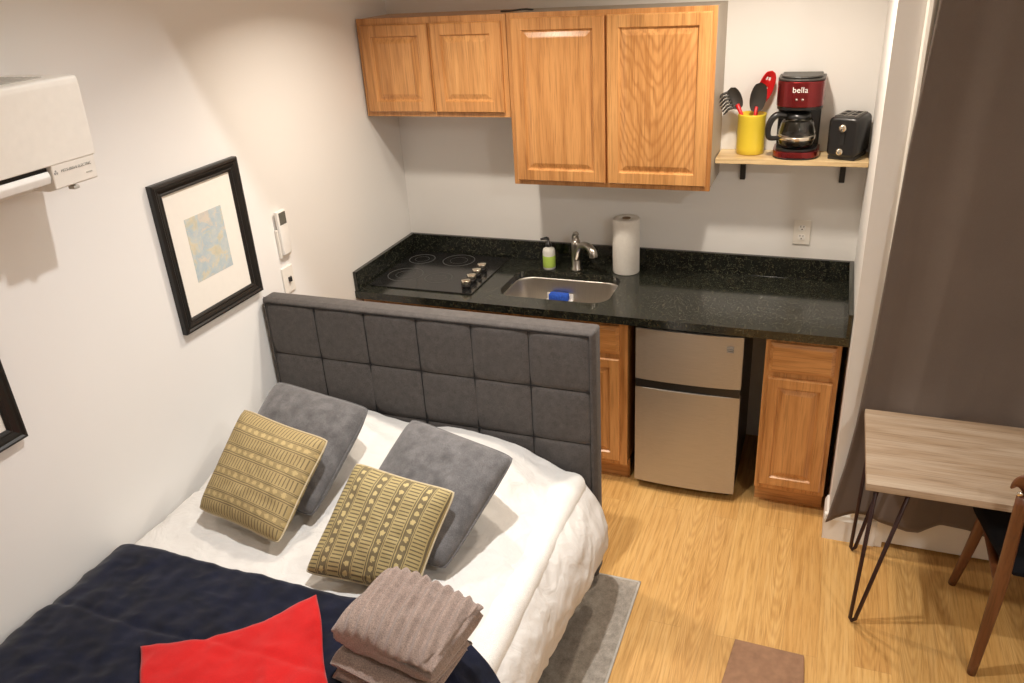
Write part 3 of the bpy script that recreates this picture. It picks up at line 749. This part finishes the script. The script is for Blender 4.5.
# ------------------------------------------------------------------ bed
BX0, BX1 = .05, 1.43
HY = -1.36
bed = thing('bed', 'full size bed with a charcoal tufted upholstered headboard', 'bed', (.73, -2.4, 0))
HZ = 1.168; HX0, HX1 = .016, 1.444; HROW = .226
def hb_front(u, v):
    x = HX0 + (HX1 - HX0) * u; z = .06 + (HZ - .06) * v
    bu = .020; bz = .020
    if x < HX0 + bu or x > HX1 - bu or z > HZ - bz: d = .0135
    else:
        uu = (x - HX0 - bu) / (HX1 - HX0 - 2 * bu) * 6; zz = (HZ - bz - z) / HROW
        su = abs(math.sin(PI * uu)); szv = abs(math.sin(PI * zz))
        du = abs(uu - round(uu)) * .23; dz = abs(zz - round(zz)) * HROW
        d = .0135 + .010 * (su * szv) ** .6 - .006 * math.exp(-min(du, dz) / .006)
        d -= .005 * math.exp(-(du * du + dz * dz) / .0005)
        d += .0025 * nz(x * 9, z * 9)
    e = min(x - HX0, HX1 - x, HZ - z)
    d -= .02 * max(0, 1 - e / .014) ** 2
    return (x, HY + .012 - d, z)
hb = MB().box(HX0, HX1, HY + .010, HY + .085, .06, HZ, .012, 3)
hb.grid(hb_front, 300, 220)
hbo = hb.build('headboard', M['headboard'], bed)
st = MB()
for i in range(1, 6):
    x = HX0 + .020 + (HX1 - HX0 - .040) * i / 6
    st.tube([(x, HY + .0028, HZ - .020 - k * .03) for k in range(0, 30)], .0024, 6)
for k in range(1, 4):
    z = HZ - .020 - HROW * k
    st.tube([(HX0 + .02 + q * (HX1 - HX0 - .04) / 30, HY + .0028, z) for q in range(31)], .0024, 6)
st.tube([(HX0 + .020, HY - .0008, .5), (HX0 + .020, HY - .0008, HZ - .020), (HX1 - .020, HY - .0008, HZ - .020), (HX1 - .020, HY - .0008, .5)], .0016, 6)
st.build('stitching', M['seam'], hbo)
for x in (HX0 + .06, HX1 - .06): MB().box(x - .03, x + .03, HY + .02, HY + .07, 0, .062, .004).build('leg', M['black_matte'], bed)
MB().box(BX0 + .01, BX1 - .02, -3.36, HY - .01, .12, .34, .02, 3).build('bed_base', M['bed_base'], bed)
for x in (BX0 + .08, BX1 - .1):
    for y in (-3.28, -2.4): MB().lathe([(.022, 0), (.03, .122), (0, .122)], x, y, 16).build('leg', M['black_matte'], bed)
MB().box(BX0, BX1 - .01, -3.37, HY - .022, .34, .60, .05, 4).build('mattress', M['mattress'], bed)

# bedding: one cross-section path (x,z) that varies along the bed
HEAD = [(.035, .52), (.040, .64), (.060, .715), (.12, .742), (.25, .748), (.40, .735), (.55, .716), (.68, .703), (.80, .702), (.95, .700), (1.08, .684),
        (1.19, .655), (1.29, .615), (1.385, .562), (1.452, .495), (1.490, .41), (1.500, .33), (1.496, .27), (1.486, .225)]
BODY = [(.035, .50), (.040, .60), (.060, .640), (.12, .660), (.25, .664), (.40, .664), (.55, .664), (.68, .664), (.80, .664), (.95, .662), (1.08, .660),
        (1.20, .651), (1.31, .618), (1.40, .566), (1.455, .495), (1.480, .41), (1.478, .34), (1.462, .28), (1.448, .225)]
def path_at(y):
    e = sstep(-2.05, -1.40, y)              # 1 near the headboard
    bump_ = .085 * math.exp(-((y + 1.64) / .17) ** 2)   # sleeping pillows under the cover
    P = []
    for (ax, az), (bx, bz) in zip(BODY, HEAD):
        x = ax + (bx - ax) * e; z = az + (bz - az) * e
        if .2 < x < 1.3: z += bump_ * (math.exp(-((x - .36) / .24) ** 4) + math.exp(-((x - .98) / .22) ** 4))
        if 1.25 < x and .3 < z < .6: x += .026 * math.exp(-((y + 1.66) / .25) ** 2)
        P.append((x, z))
    return P
def resample(P, n):
    Q = []
    for i in range(len(P) - 1):
        p0, p1, p2, p3 = [Vector((*P[max(0, min(len(P) - 1, i + k))], 0)) for k in (-1, 0, 1, 2)]
        for k in range(8):
            t_ = k / 8
            Q.append(.5 * ((2 * p1) + (p2 - p0) * t_ + (2 * p0 - 5 * p1 + 4 * p2 - p3) * t_ ** 2 + (3 * p1 - p0 - 3 * p2 + p3) * t_ ** 3))
    Q.append(Vector((*P[-1], 0)))
    s = [0]
    for a_, b_ in zip(Q, Q[1:]): s.append(s[-1] + (b_ - a_).length)
    return Q, s
_cache = {}
def path_eval(y, s):
    key = round(y, 3)
    if key not in _cache: _cache[key] = resample(path_at(key), 8)
    Q, S = _cache[key]
    tot = S[-1]; s = max(0, min(1, s)) * tot
    lo, hi = 0, len(S) - 1
    while hi - lo > 1:
        mid = (lo + hi) // 2
        if S[mid] <= s: lo = mid
        else: hi = mid
    t_ = (s - S[lo]) / max(1e-9, S[hi] - S[lo])
    p = Q[lo].lerp(Q[hi], t_); d = (Q[hi] - Q[lo]).normalized()
    return p, Vector((-d.y, d.x, 0)), tot
def wrinkle(s, y, x):
    side = sstep(.62, .92, s)
    w = .006 * nz(s * 14, y * 5, 1) + .005 * nz(s * 30, y * 12, 4) - .006 * abs(nz(s * 20 + 3, y * 13, 7)) - .004 * abs(nz(s * 33 + y * 12, y * 21 - s * 17, 17))
    # long folds running down the bed on the hanging side
    w += side * (.008 * nz(s * 12, y * 2.2 + s * 5, 9) - .010 * abs(nz(s * 9 + 4, y * 7.5 - s * 3, 12)) - .008 * abs(nz(s * 24 + y * 7, y * 9, 15)))
    # stitched seam lines
    for y0 in (-1.98, -2.62): w -= .006 * math.exp(-((y - y0 - .02 * nz(s * 6, 3)) / .012) ** 2)
    return w
def surf(s, y, off=0):
    p, n, tot = path_eval(y, s)
    w = wrinkle(s, y, p.x) * sstep(0, .06, s)
    q = p + n * (w + off)
    return Vector((max(q.x, .012 + max(off, 0) * .3), y, q.y))
def surf_at_xy(x, y, off=0):
    lo, hi = 0.03, .80
    for _ in range(24):
        m_ = (lo + hi) / 2
        if path_eval(y, m_)[0].x < x: lo = m_
        else: hi = m_
    return surf((lo + hi) / 2, y, off)
def s_of_x(x, y):
    lo, hi = 0.03, .80
    for _ in range(24):
        m_ = (lo + hi) / 2
        if path_eval(y, m_)[0].x < x: lo = m_
        else: hi = m_
    return (lo + hi) / 2
def duvet_fn(i, j):
    s = i
    ytop = -1.375 - .05 * sstep(.78, 1, s)
    y = ytop + (-3.40 - ytop) * j
    p = surf(s, y)
    end = max(0, 1 - j / .018)
    p.z -= .05 * end ** 2 * (1 if s < .8 else .3)
    return p
tag(MB().grid(duvet_fn, 200, 280, flip=True).build('duvet', M['duvet'], None, (.73, -2.4, .65), solid=.035), 'white cotton duvet covering the bed and hanging over its right side', 'duvet')
# navy throw
def navy_fn(i, j):
    y0 = -2.322 - .012 * math.sin(i * PI)
    y = y0 + (-3.41 - y0) * j
    d = max(0, -2.335 - y)
    smax = s_of_x(1.27, -2.4) + .30 * (1 - math.exp(-d / .16)) ** .8 if d > 0 else s_of_x(1.27, -2.4)
    smin = .055
    s = smin + (min(smax, .97) - smin) * i
    edge = min(j / .012, (1 - i) / .012, 1)
    return surf(s, y, .018 + .010 * sstep(.6, .8, s) + .008 * edge + .010 * abs(nz(s * 9, y * 4, 21)) + .003 * nz(s * 40, y * 26, 2))
tag(MB().grid(navy_fn, 180, 190, flip=True).build('blanket', M['navy'], None, (.73, -2.9, .68), solid=.008), 'navy blue plush blanket spread over the foot half of the white duvet', 'blanket')
# red throw
RC = [Vector((.500, -2.702, 0)), Vector((.862, -2.372, 0)), Vector((1.34, -2.98, 0)), Vector((.92, -3.16, 0))]
def red_fn(i, j):
    a_ = RC[0].lerp(RC[1], i); b_ = RC[3].lerp(RC[2], i); p = a_.lerp(b_, j)
    sag = .050 * math.sin(PI * i) * (1 - j)
    p += Vector((.6, -.8, 0)) * sag * (1 if i < .75 else .9)
    p.x += .012 * nz(i * 3, j * 4, 5)
    e = min(i, 1 - i, j) / .02
    return surf_at_xy(p.x, p.y, .036 + .006 * min(1, e) + .012 * (nz(i * 3.2 - j * 2, j * 3.5, 30) + .6) + .02 * math.exp(-((i - .72 + .15 * j) / .05) ** 2) * j)
tag(MB().grid(red_fn, 80, 80, flip=True).build('throw', M['red_fleece'], None, (.9, -2.75, .70), solid=.009), 'bright red fleece throw laid on the navy blanket, left of the folded towels', 'throw')

# cushions from their four corners
def cushion(label, cs, T, mat, rot_uv, tex_scale=(1, 1), pipe=None, name='cushion', pinch=.05):
    TL, TR, BR, BL = [Vector(c) for c in cs]
    nrm = ((TR - TL).cross(BL - TL)).normalized()
    if nrm.z < 0: nrm = -nrm
    ctr = (TL + TR + BR + BL) / 4
    TL, TR, BR, BL = [ctr + (c - ctr) * 1.035 for c in (TL, TR, BR, BL)]
    def base(u, v):
        uu, vv = u * 2 - 1, v * 2 - 1
        uu2 = uu * (1 - pinch * (1 - vv * vv)); vv2 = vv * (1 - pinch * (1 - uu * uu))
        cr = 1 - .045 * (uu * vv) ** 6
        a, c = (uu2 * cr + 1) / 2, (vv2 * cr + 1) / 2
        return (BL.lerp(BR, a)).lerp(TL.lerp(TR, a), c)
    def th(u, v):
        uu, vv = abs(u * 2 - 1), abs(v * 2 - 1)
        return T / 2 * (max(0, 1 - uu ** 3) * max(0, 1 - vv ** 3)) ** .45
    def fn(sg):
        def g(u, v):
            p = base(u, v); h = th(u, v)
            w = .006 * nz(u * 5 + cs[0][0] * 9, v * 5, 3) + .003 * nz(u * 14, v * 14 + cs[0][1] * 5, 8)
            ed = 1 - max(abs(u * 2 - 1), abs(v * 2 - 1))
            w += .004 * math.sin(40 * (u + v * .3)) * math.exp(-ed * 14) * (1 if ed > .01 else .3)
            return p + nrm * (sg * h + w * min(1, ed * 6))
        return g
    o = thing(name, label, 'cushion', (ctr.x, ctr.y, min(c[2] for c in cs) - .03), 'cushions on the bed')
    m = MB().grid(fn(1), 44, 44, uv=True); m.grid(fn(-1), 44, 44, uv=True, flip=True)
    bmesh.ops.remove_doubles(m.bm, verts=m.bm.verts, dist=.0004)
    if rot_uv:
        ul = m.bm.loops.layers.uv.active
        for f_ in m.bm.faces:
            for lp in f_.loops: lp[ul].uv = (lp[ul].uv[1], lp[ul].uv[0])
    cv = m.build('cover', mat, o)
    pm_ = MB()
    pts = [base(k / 24, 0) for k in range(24)] + [base(1, k / 24) for k in range(24)] + [base(1 - k / 24, 1) for k in range(24)] + [base(0, 1 - k / 24) for k in range(25)]
    pm_.tube(pts, .0032, 6, cap=False)
    pm_.build('seam_piping', pipe or mat, cv)
    return o
cushion('grey velour cushion nearest the wall, partly behind the gold banded cushion', [(.232, -1.612, .935), (.668, -1.668, .912), (.635, -2.050, .705), (.215, -1.955, .715)], .15, M['grey_velvet'], False, pinch=.015)
cushion('grey velour cushion nearest the right side of the bed, behind the olive banded cushion', [(.872, -1.712, .925), (1.280, -1.785, .885), (1.185, -2.155, .705), (.80, -2.10, .715)], .15, M['grey_velvet'], False, pinch=.015)
cushion('gold cushion with bands running across it, leaning on the grey cushion nearest the wall', [(.265, -1.855, .955), (.662, -1.928, .935), (.618, -2.215, .715), (.245, -2.148, .725)], .12, M['gold_light'], False, pipe=M['piping'])
cushion('olive and gold cushion with bands running down it, behind the folded towels', [(.822, -2.008, .925), (1.184, -2.038, .905), (1.125, -2.258, .667), (.785, -2.306, .715)], .12, M['gold_dark'], True, pipe=M['piping'])

# folded towels
TW = Matrix.Translation((1.232, -2.515, 0)) @ Matrix.Rotation(R(-9), 4, 'Z')
def towel(label, w, d, z0, h, layers, dx, dy, rz, rib, sd):
    o = None
    Mx = TW @ Matrix.Translation((dx, dy, 0)) @ Matrix.Rotation(R(rz), 4, 'Z')
    th = h / layers
    # serpentine ribbon in x-z: folds alternate right and left, closed fold faces left
    cl = []
    for k in range(layers):
        zc = z0 + th * (k + .5)
        xs = [-w / 2 + th * .5 + (w - th) * q / 60 for q in range(61)]
        if k % 2: xs = xs[::-1]
        xs = xs[::-1]
        cl += [(x, zc) for x in xs]
        if k < layers - 1:
            sgn = 1 if xs[-1] > 0 else -1
            for a_ in (-75, -60, -45, -30, -15, 0, 15, 30, 45, 60, 75):
                cl.append((xs[-1] + sgn * math.cos(R(a_)) * th * .55, zc + th / 2 + math.sin(R(a_)) * th / 2))
    left, right = [], []
    n = len(cl)
    for i, (x, z) in enumerate(cl):
        xa, za = cl[max(0, i - 1)]; xb, zb = cl[min(n - 1, i + 1)]
        dx_, dz_ = xb - xa, zb - za; ln = math.hypot(dx_, dz_) or 1
        nx, nzv = -dz_ / ln, dx_ / ln
        hh = th * (.5 if rib else .47)
        if i < 2 or i > n - 3: hh *= .7
        left.append((x + nx * hh, z + nzv * hh)); right.append((x - nx * hh, z - nzv * hh))
    poly = left + right[::-1]
    ztop = z0 + h
    rgs = []
    ny = 26
    for j in range(ny + 1):
        v = j / ny * 2 - 1
        y = v * d / 2
        e = max(0, (abs(v) - (.62 if rib else .80)) / (.38 if rib else .20))
        ring = []
        for x, z in poly:
            drop = (z - z0) / h * (.045 if rib else .018) * e ** 2
            xx = x + .005 * nz(z * 30 + sd, y * 6)
            zz = z - drop + .004 * nz(x * 9 + sd, y * 9, z * 8)
            if rib:
                zz += .0065 * math.sin(2 * PI * (xx + .05 * y) / .034) * sstep(z0 + h * .5, ztop, z)
                zz += .02 * sstep(.0, -w * .5, -abs(x)) * 0
                # thick plump fold: top swells to the left
                zz += .012 * sstep(w * .5, -w * .5, x) * sstep(z0 + h * .4, ztop, z)
            yy = y + .006 * nz(x * 8, z * 40 + sd) + (.012 * math.sin(z * 90 + sd)) * e
            ring.append(Mx @ Vector((xx, yy, zz)))
        rgs.append(ring)
    m = MB(); m.rings(rgs, True, True); m.rings([rgs[0][::-1]], True, True)
    bmesh.ops.recalc_face_normals(m.bm, faces=m.bm.faces)
    c_ = Mx @ Vector((0, 0, z0))
    o = m.build('folded_towel', M['towel'], None, c_)
    return tag(o, label, 'towel', 'folded towels')
def plump_towel(label, w, d, z0, h, dx, dy, rz):
    Mx = TW @ Matrix.Translation((dx, dy, 0)) @ Matrix.Rotation(R(rz), 4, 'Z')
    nx, ny = 96, 64
    zc = z0 + h * .5
    us = [math.sin(PI / 2 * (k / nx * 2 - 1)) * .35 + (k / nx * 2 - 1) * .65 for k in range(nx + 1)]
    def half(u): return max(0, 1 - abs(u) ** (2.8 if u < 0 else 7)) ** .5
    rgs = []
    for j in range(ny + 1):
        v = j / ny * 2 - 1
        sv = math.sin(v * PI / 2) * .5 + v * .5
        sz = .30 + .70 * max(0, 1 - abs(sv) ** 4.5) ** .5
        ring = []
        for side in (1, -1):
            for u in (us if side > 0 else us[::-1][1:-1]):
                x = u * w / 2; q = half(u)
                z = zc + side * h / 2 * q * sz
                if side > 0:
                    z += q * (.012 * sstep(.6, -.9, u) - .012 * sstep(0, 1, u) - .012 * sstep(-.2, -1, sv))
                    z += .009 * math.sin(2 * PI * (x + .10 * sv * d) / .034) * q * (.35 + .65 * sz)
                e = sstep(.55, 1, u)
                x -= e * (.014 * math.exp(-((z - zc + .002) / .006) ** 2) + .007 * math.exp(-((z - zc - .022) / .004) ** 2))
                y = sv * d / 2
                y -= math.copysign(1, sv) * .014 * math.exp(-((z - zc + .004) / .007) ** 2) * sstep(.6, 1, abs(sv))
                n_ = .005 * nz(x * 18, y * 18, z * 18) + .0018 * nz(x * 190, y * 190, z * 190)
                ring.append(Mx @ Vector((x + n_, y + n_, z + n_)))
        rgs.append(ring)
    m = MB(); m.rings(rgs, True, True); m.rings([rgs[0][::-1]], True, True)
    bmesh.ops.remove_doubles(m.bm, verts=m.bm.verts, dist=.0002)
    bmesh.ops.recalc_face_normals(m.bm, faces=m.bm.faces)
    return tag(m.build('folded_towel', M['towel'], None, Mx @ Vector((0, 0, z0))), label, 'towel', 'folded towels')
towel('taupe folded towel at the bottom of the stack on the navy blanket', .278, .225, .692, .039, 3, .0, -.006, 3, False, 3)
towel('taupe folded towel in the middle of the stack, under the ribbed one', .285, .23, .732, .040, 3, .006, -.008, -2, False, 11)
plump_towel('large ribbed taupe towel folded on top of the towel stack', .325, .25, .768, .126, .018, .022, 0)

# ------------------------------------------------------------------ floor things
rg = thing('rug', 'grey weathered flat rug under the bed, its corner showing on the right', 'rug', (.9, -2.3, 0))
MB().box(.10, 1.602, -3.6, -1.285, .0005, .008, .002).build('rug_pile', M['rug'], rg)
e = MB()
for a_ in ((1.596, 1.606, -3.6, -1.281), (.10, 1.606, -1.289, -1.279)): e.box(*a_, .0005, .0095, .002)
e.build('rug_binding', M['rug_edge'], rg)
mt_ = MB().prism([(2.012, -1.482), (2.259, -1.487), (2.282, -1.95), (1.968, -1.95)], 'z', .0005, .012, .003, 2).build('floor_mat', M['mat_brown'], None, (2.13, -1.7, 0))
tag(mt_, 'small brown mat on the wooden floor, cut off by the bottom of the photo', 'mat')

# table
TX0, TX1, TY0, TY1, TZ = 2.389, 3.48, -1.340, -.820, .700
tb = thing('table', 'weathered ash desk table on dark hairpin legs in front of the brown curtain', 'table', (2.93, -1.15, 0))
MB().box(TX0, TX1, TY0, TY1, .672, TZ, .002).build('tabletop', M['table_top'], tb)
def hairpin(cx, cy, sx, sy):
    m = MB()
    top1 = (cx + sx * .036, cy + sy * .030, .667); top2 = (cx + sx * .140, cy + sy * .034, .667); bot = (cx + sx * .030, cy + (.087 if sy > 0 else -.004), .009)
    b1 = Vector(bot) + Vector((-.006 * sx, 0, .012)); b2 = Vector(bot) + Vector((.012 * sx, -.002 * sy, .012))
    m.tube([top1, b1, bot, b2, top2], .0076, 10)
    m.box(min(cx + sx * .02, cx + sx * .155), max(cx + sx * .02, cx + sx * .155), min(cy + sy * .015, cy + sy * .06), max(cy + sy * .015, cy + sy * .06), .667, .672)
    return m
for cx, sx in ((TX0, 1), (TX1, -1)):
    for cy, sy in ((TY0, 1), (TY1, -1)): hairpin(cx, cy, sx, sy).build('hairpin_leg', M['hairpin'], tb)

# chair, pushed under the table, its back to the room
CXm = 3.02
ch = thing('dining_chair', 'walnut chair with a black seat, pushed under the table at the right', 'chair', (CXm, -1.15, 0))
def leg(p0, p1, p2, r0, r1, r2):
    return MB().tube([p0, p1, p2], [r0, r1, r2], 14, sub=6)
for sx in (-1, 1):
    leg((CXm + sx * .225, -.915, .001), (CXm + sx * .20, -.955, .22), (CXm + sx * .18, -.985, .425), .015, .019, .022).build('leg', M['walnut'], ch)
    leg((CXm + sx * .205, -1.385, .001), (CXm + sx * .185, -1.375, .40), (CXm + sx * .20, -1.432, .80), .015, .023, .018).build('leg', M['walnut'], ch)
    leg((CXm + sx * .185, -.99, .40), (CXm + sx * .182, -1.18, .395), (CXm + sx * .185, -1.372, .39), .016, .017, .016).build('seat_rail', M['walnut'], ch)
def seat_fn(sg):
    def g(u, v):
        a, b_ = u * 2 - 1, v * 2 - 1
        x = a * (1 - .5 * abs(b_) ** 6 * .2) * (.165 + .08 * v); y = -1.150 + b_ * .205
        hh = .026 * (max(0, 1 - abs(a) ** 5) * max(0, 1 - abs(b_) ** 5)) ** .5
        return (CXm + x, y, .436 + sg * hh)
    return g
sm = MB().grid(seat_fn(1), 24, 24); sm.grid(seat_fn(-1), 24, 24, flip=True); bmesh.ops.remove_doubles(sm.bm, verts=sm.bm.verts, dist=.0005)
sm.build('seat', M['seat_black'], ch)
def back_fn(sg):
    def g(u, v):
        a = math.sin(PI / 2 * (u * 2 - 1)); b_ = v * 2 - 1
        w = .222 + .020 * b_
        hgt = .072 * (max(0, 1 - abs(a) ** 9)) ** .5
        y = -1.448 + .030 * a * a - .022 * b_ + sg * .011 * (max(0, 1 - b_ ** 4)) ** .5
        return (CXm + a * w, y, .830 + b_ * hgt)
    return g
bm_ = MB().grid(back_fn(1), 60, 16, flip=True); bm_.grid(back_fn(-1), 60, 16); bmesh.ops.remove_doubles(bm_.bm, verts=bm_.bm.verts, dist=.0005)
bmesh.ops.recalc_face_normals(bm_.bm, faces=bm_.bm.faces)
bk = bm_.build('backrest', M['walnut'], ch)
for sx in (-1, 1):
    MB().lathe([(.009, 0), (.008, .003), (0, .004)], 0, 0, 16, Matrix.Translation((CXm + sx * .212, -1.424, .812)) @ Matrix.Rotation(R(90), 4, 'X') @ Matrix.Translation((0, 0, .016))).build('screw_cap', M['knob_steel'], bk)

# curtain and its rod
EDGE = [(.06, 2.294), (.105, 2.303), (.40, 2.347), (.60, 2.366), (.95, 2.384), (1.2, 2.392), (1.7, 2.405), (2.2, 2.432), (2.5, 2.445)]
HEM = [(0, .10), (.06, .16), (.10, .178), (.17, .155), (.24, .132), (.29, .178), (.36, .172), (.5, .16), (.65, .22), (.8, .17), (1, .2)]
def cur_fn(i, j):
    z0 = lerp_tab(HEM, i)
    z = z0 + (2.38 - z0) * j
    xl = lerp_tab(EDGE, z); x = xl + (3.78 - xl) * i
    amp = .020 + .014 * (1 - j)
    ph = i * 21 + .5 * nz(i * 3, j * 1.2, 2)
    y = -.797 + .75 * amp * math.sin(ph + 1.2) * sstep(0, .05, i) + .006 * nz(i * 6, j * 2, 5)
    if i < .10: y += .008 * (1 - i / .10) * (1 - j)
    y += .01 * (1 - j) * nz(i * 9, 3)
    return (x, max(-.816, min(-.778, y)), z)
cu = tag(MB().grid(cur_fn, 160, 90).build('curtain', M['curtain'], None, (3.0, -.80, .15), solid=.003), 'taupe brown floor-length curtain hanging behind the table', 'curtain')
ro = thing('curtain_rod', 'dark curtain rod above the brown curtain', 'curtain rod', (3.05, -.797, 2.40))
MB().tube([(2.38, -.797, 2.395), (3.86, -.797, 2.395)], .012, 14).build('rod', M['black_matte'], ro)
for x in (2.47, 3.75): MB().box(x - .01, x + .01, -.809, -.75 if x < 2.5 else -.70, 2.385, 2.405, .002).build('rod_bracket', M['black_matte'], ro)

# ------------------------------------------------------------------ lights
def area(name, loc, power, col, size=.12, target=None, spread=180):
    l = bpy.data.lights.new(name, 'AREA'); l.shape = 'DISK'; l.size = size; l.energy = power; l.color = col
    l.spread = R(spread)
    o = bpy.data.objects.new(name, l); COL.objects.link(o); o.location = loc
    d = (Vector(target) - Vector(loc)) if target else Vector((0, 0, -1))
    o.rotation_euler = d.to_track_quat('-Z', 'Y').to_euler()
    return o
WARM = (1, .89, .755)
area('downlight_a', (.74, -1.04, 2.54), 11, WARM, .11, spread=135)
area('downlight_b', (1.86, -.76, 2.54), 11, WARM, .11, spread=150)
area('downlight_c', (3.54, -3.6, 3.0), 30, (1, .97, .92), .26)
area('downlight_e', (1.30, -2.01, 3.22), 17.5, (1, .995, .99), .08, spread=112)
w = bpy.data.worlds.new('world'); w.use_nodes = True; sc.world = w
w.node_tree.nodes['Background'].inputs[0].default_value = (1, .9, .78, 1)
w.node_tree.nodes['Background'].inputs[1].default_value = .05

# ------------------------------------------------------------------ camera
cam = bpy.data.cameras.new('camera'); co = bpy.data.objects.new('camera', cam); COL.objects.link(co)
co.location = (2.16169603, -3.86766082, 2.39107054)
co.rotation_euler = (1.12547633, .0576480623, .363316189)
cam.sensor_width = 36; cam.lens = 810.883254 * 36 / 1024
cam.clip_start = .05
sc.camera = co
sc.view_settings.view_transform = 'Standard'; sc.view_settings.look = 'None'
sc.view_settings.gamma = 1; sc.view_settings.exposure = .38
sc.view_settings.use_curve_mapping = False
sc.cycles.use_denoising = True
sc.cycles.max_bounces = 10; sc.cycles.diffuse_bounces = 6
sc.cycles.sample_clamp_indirect = 6
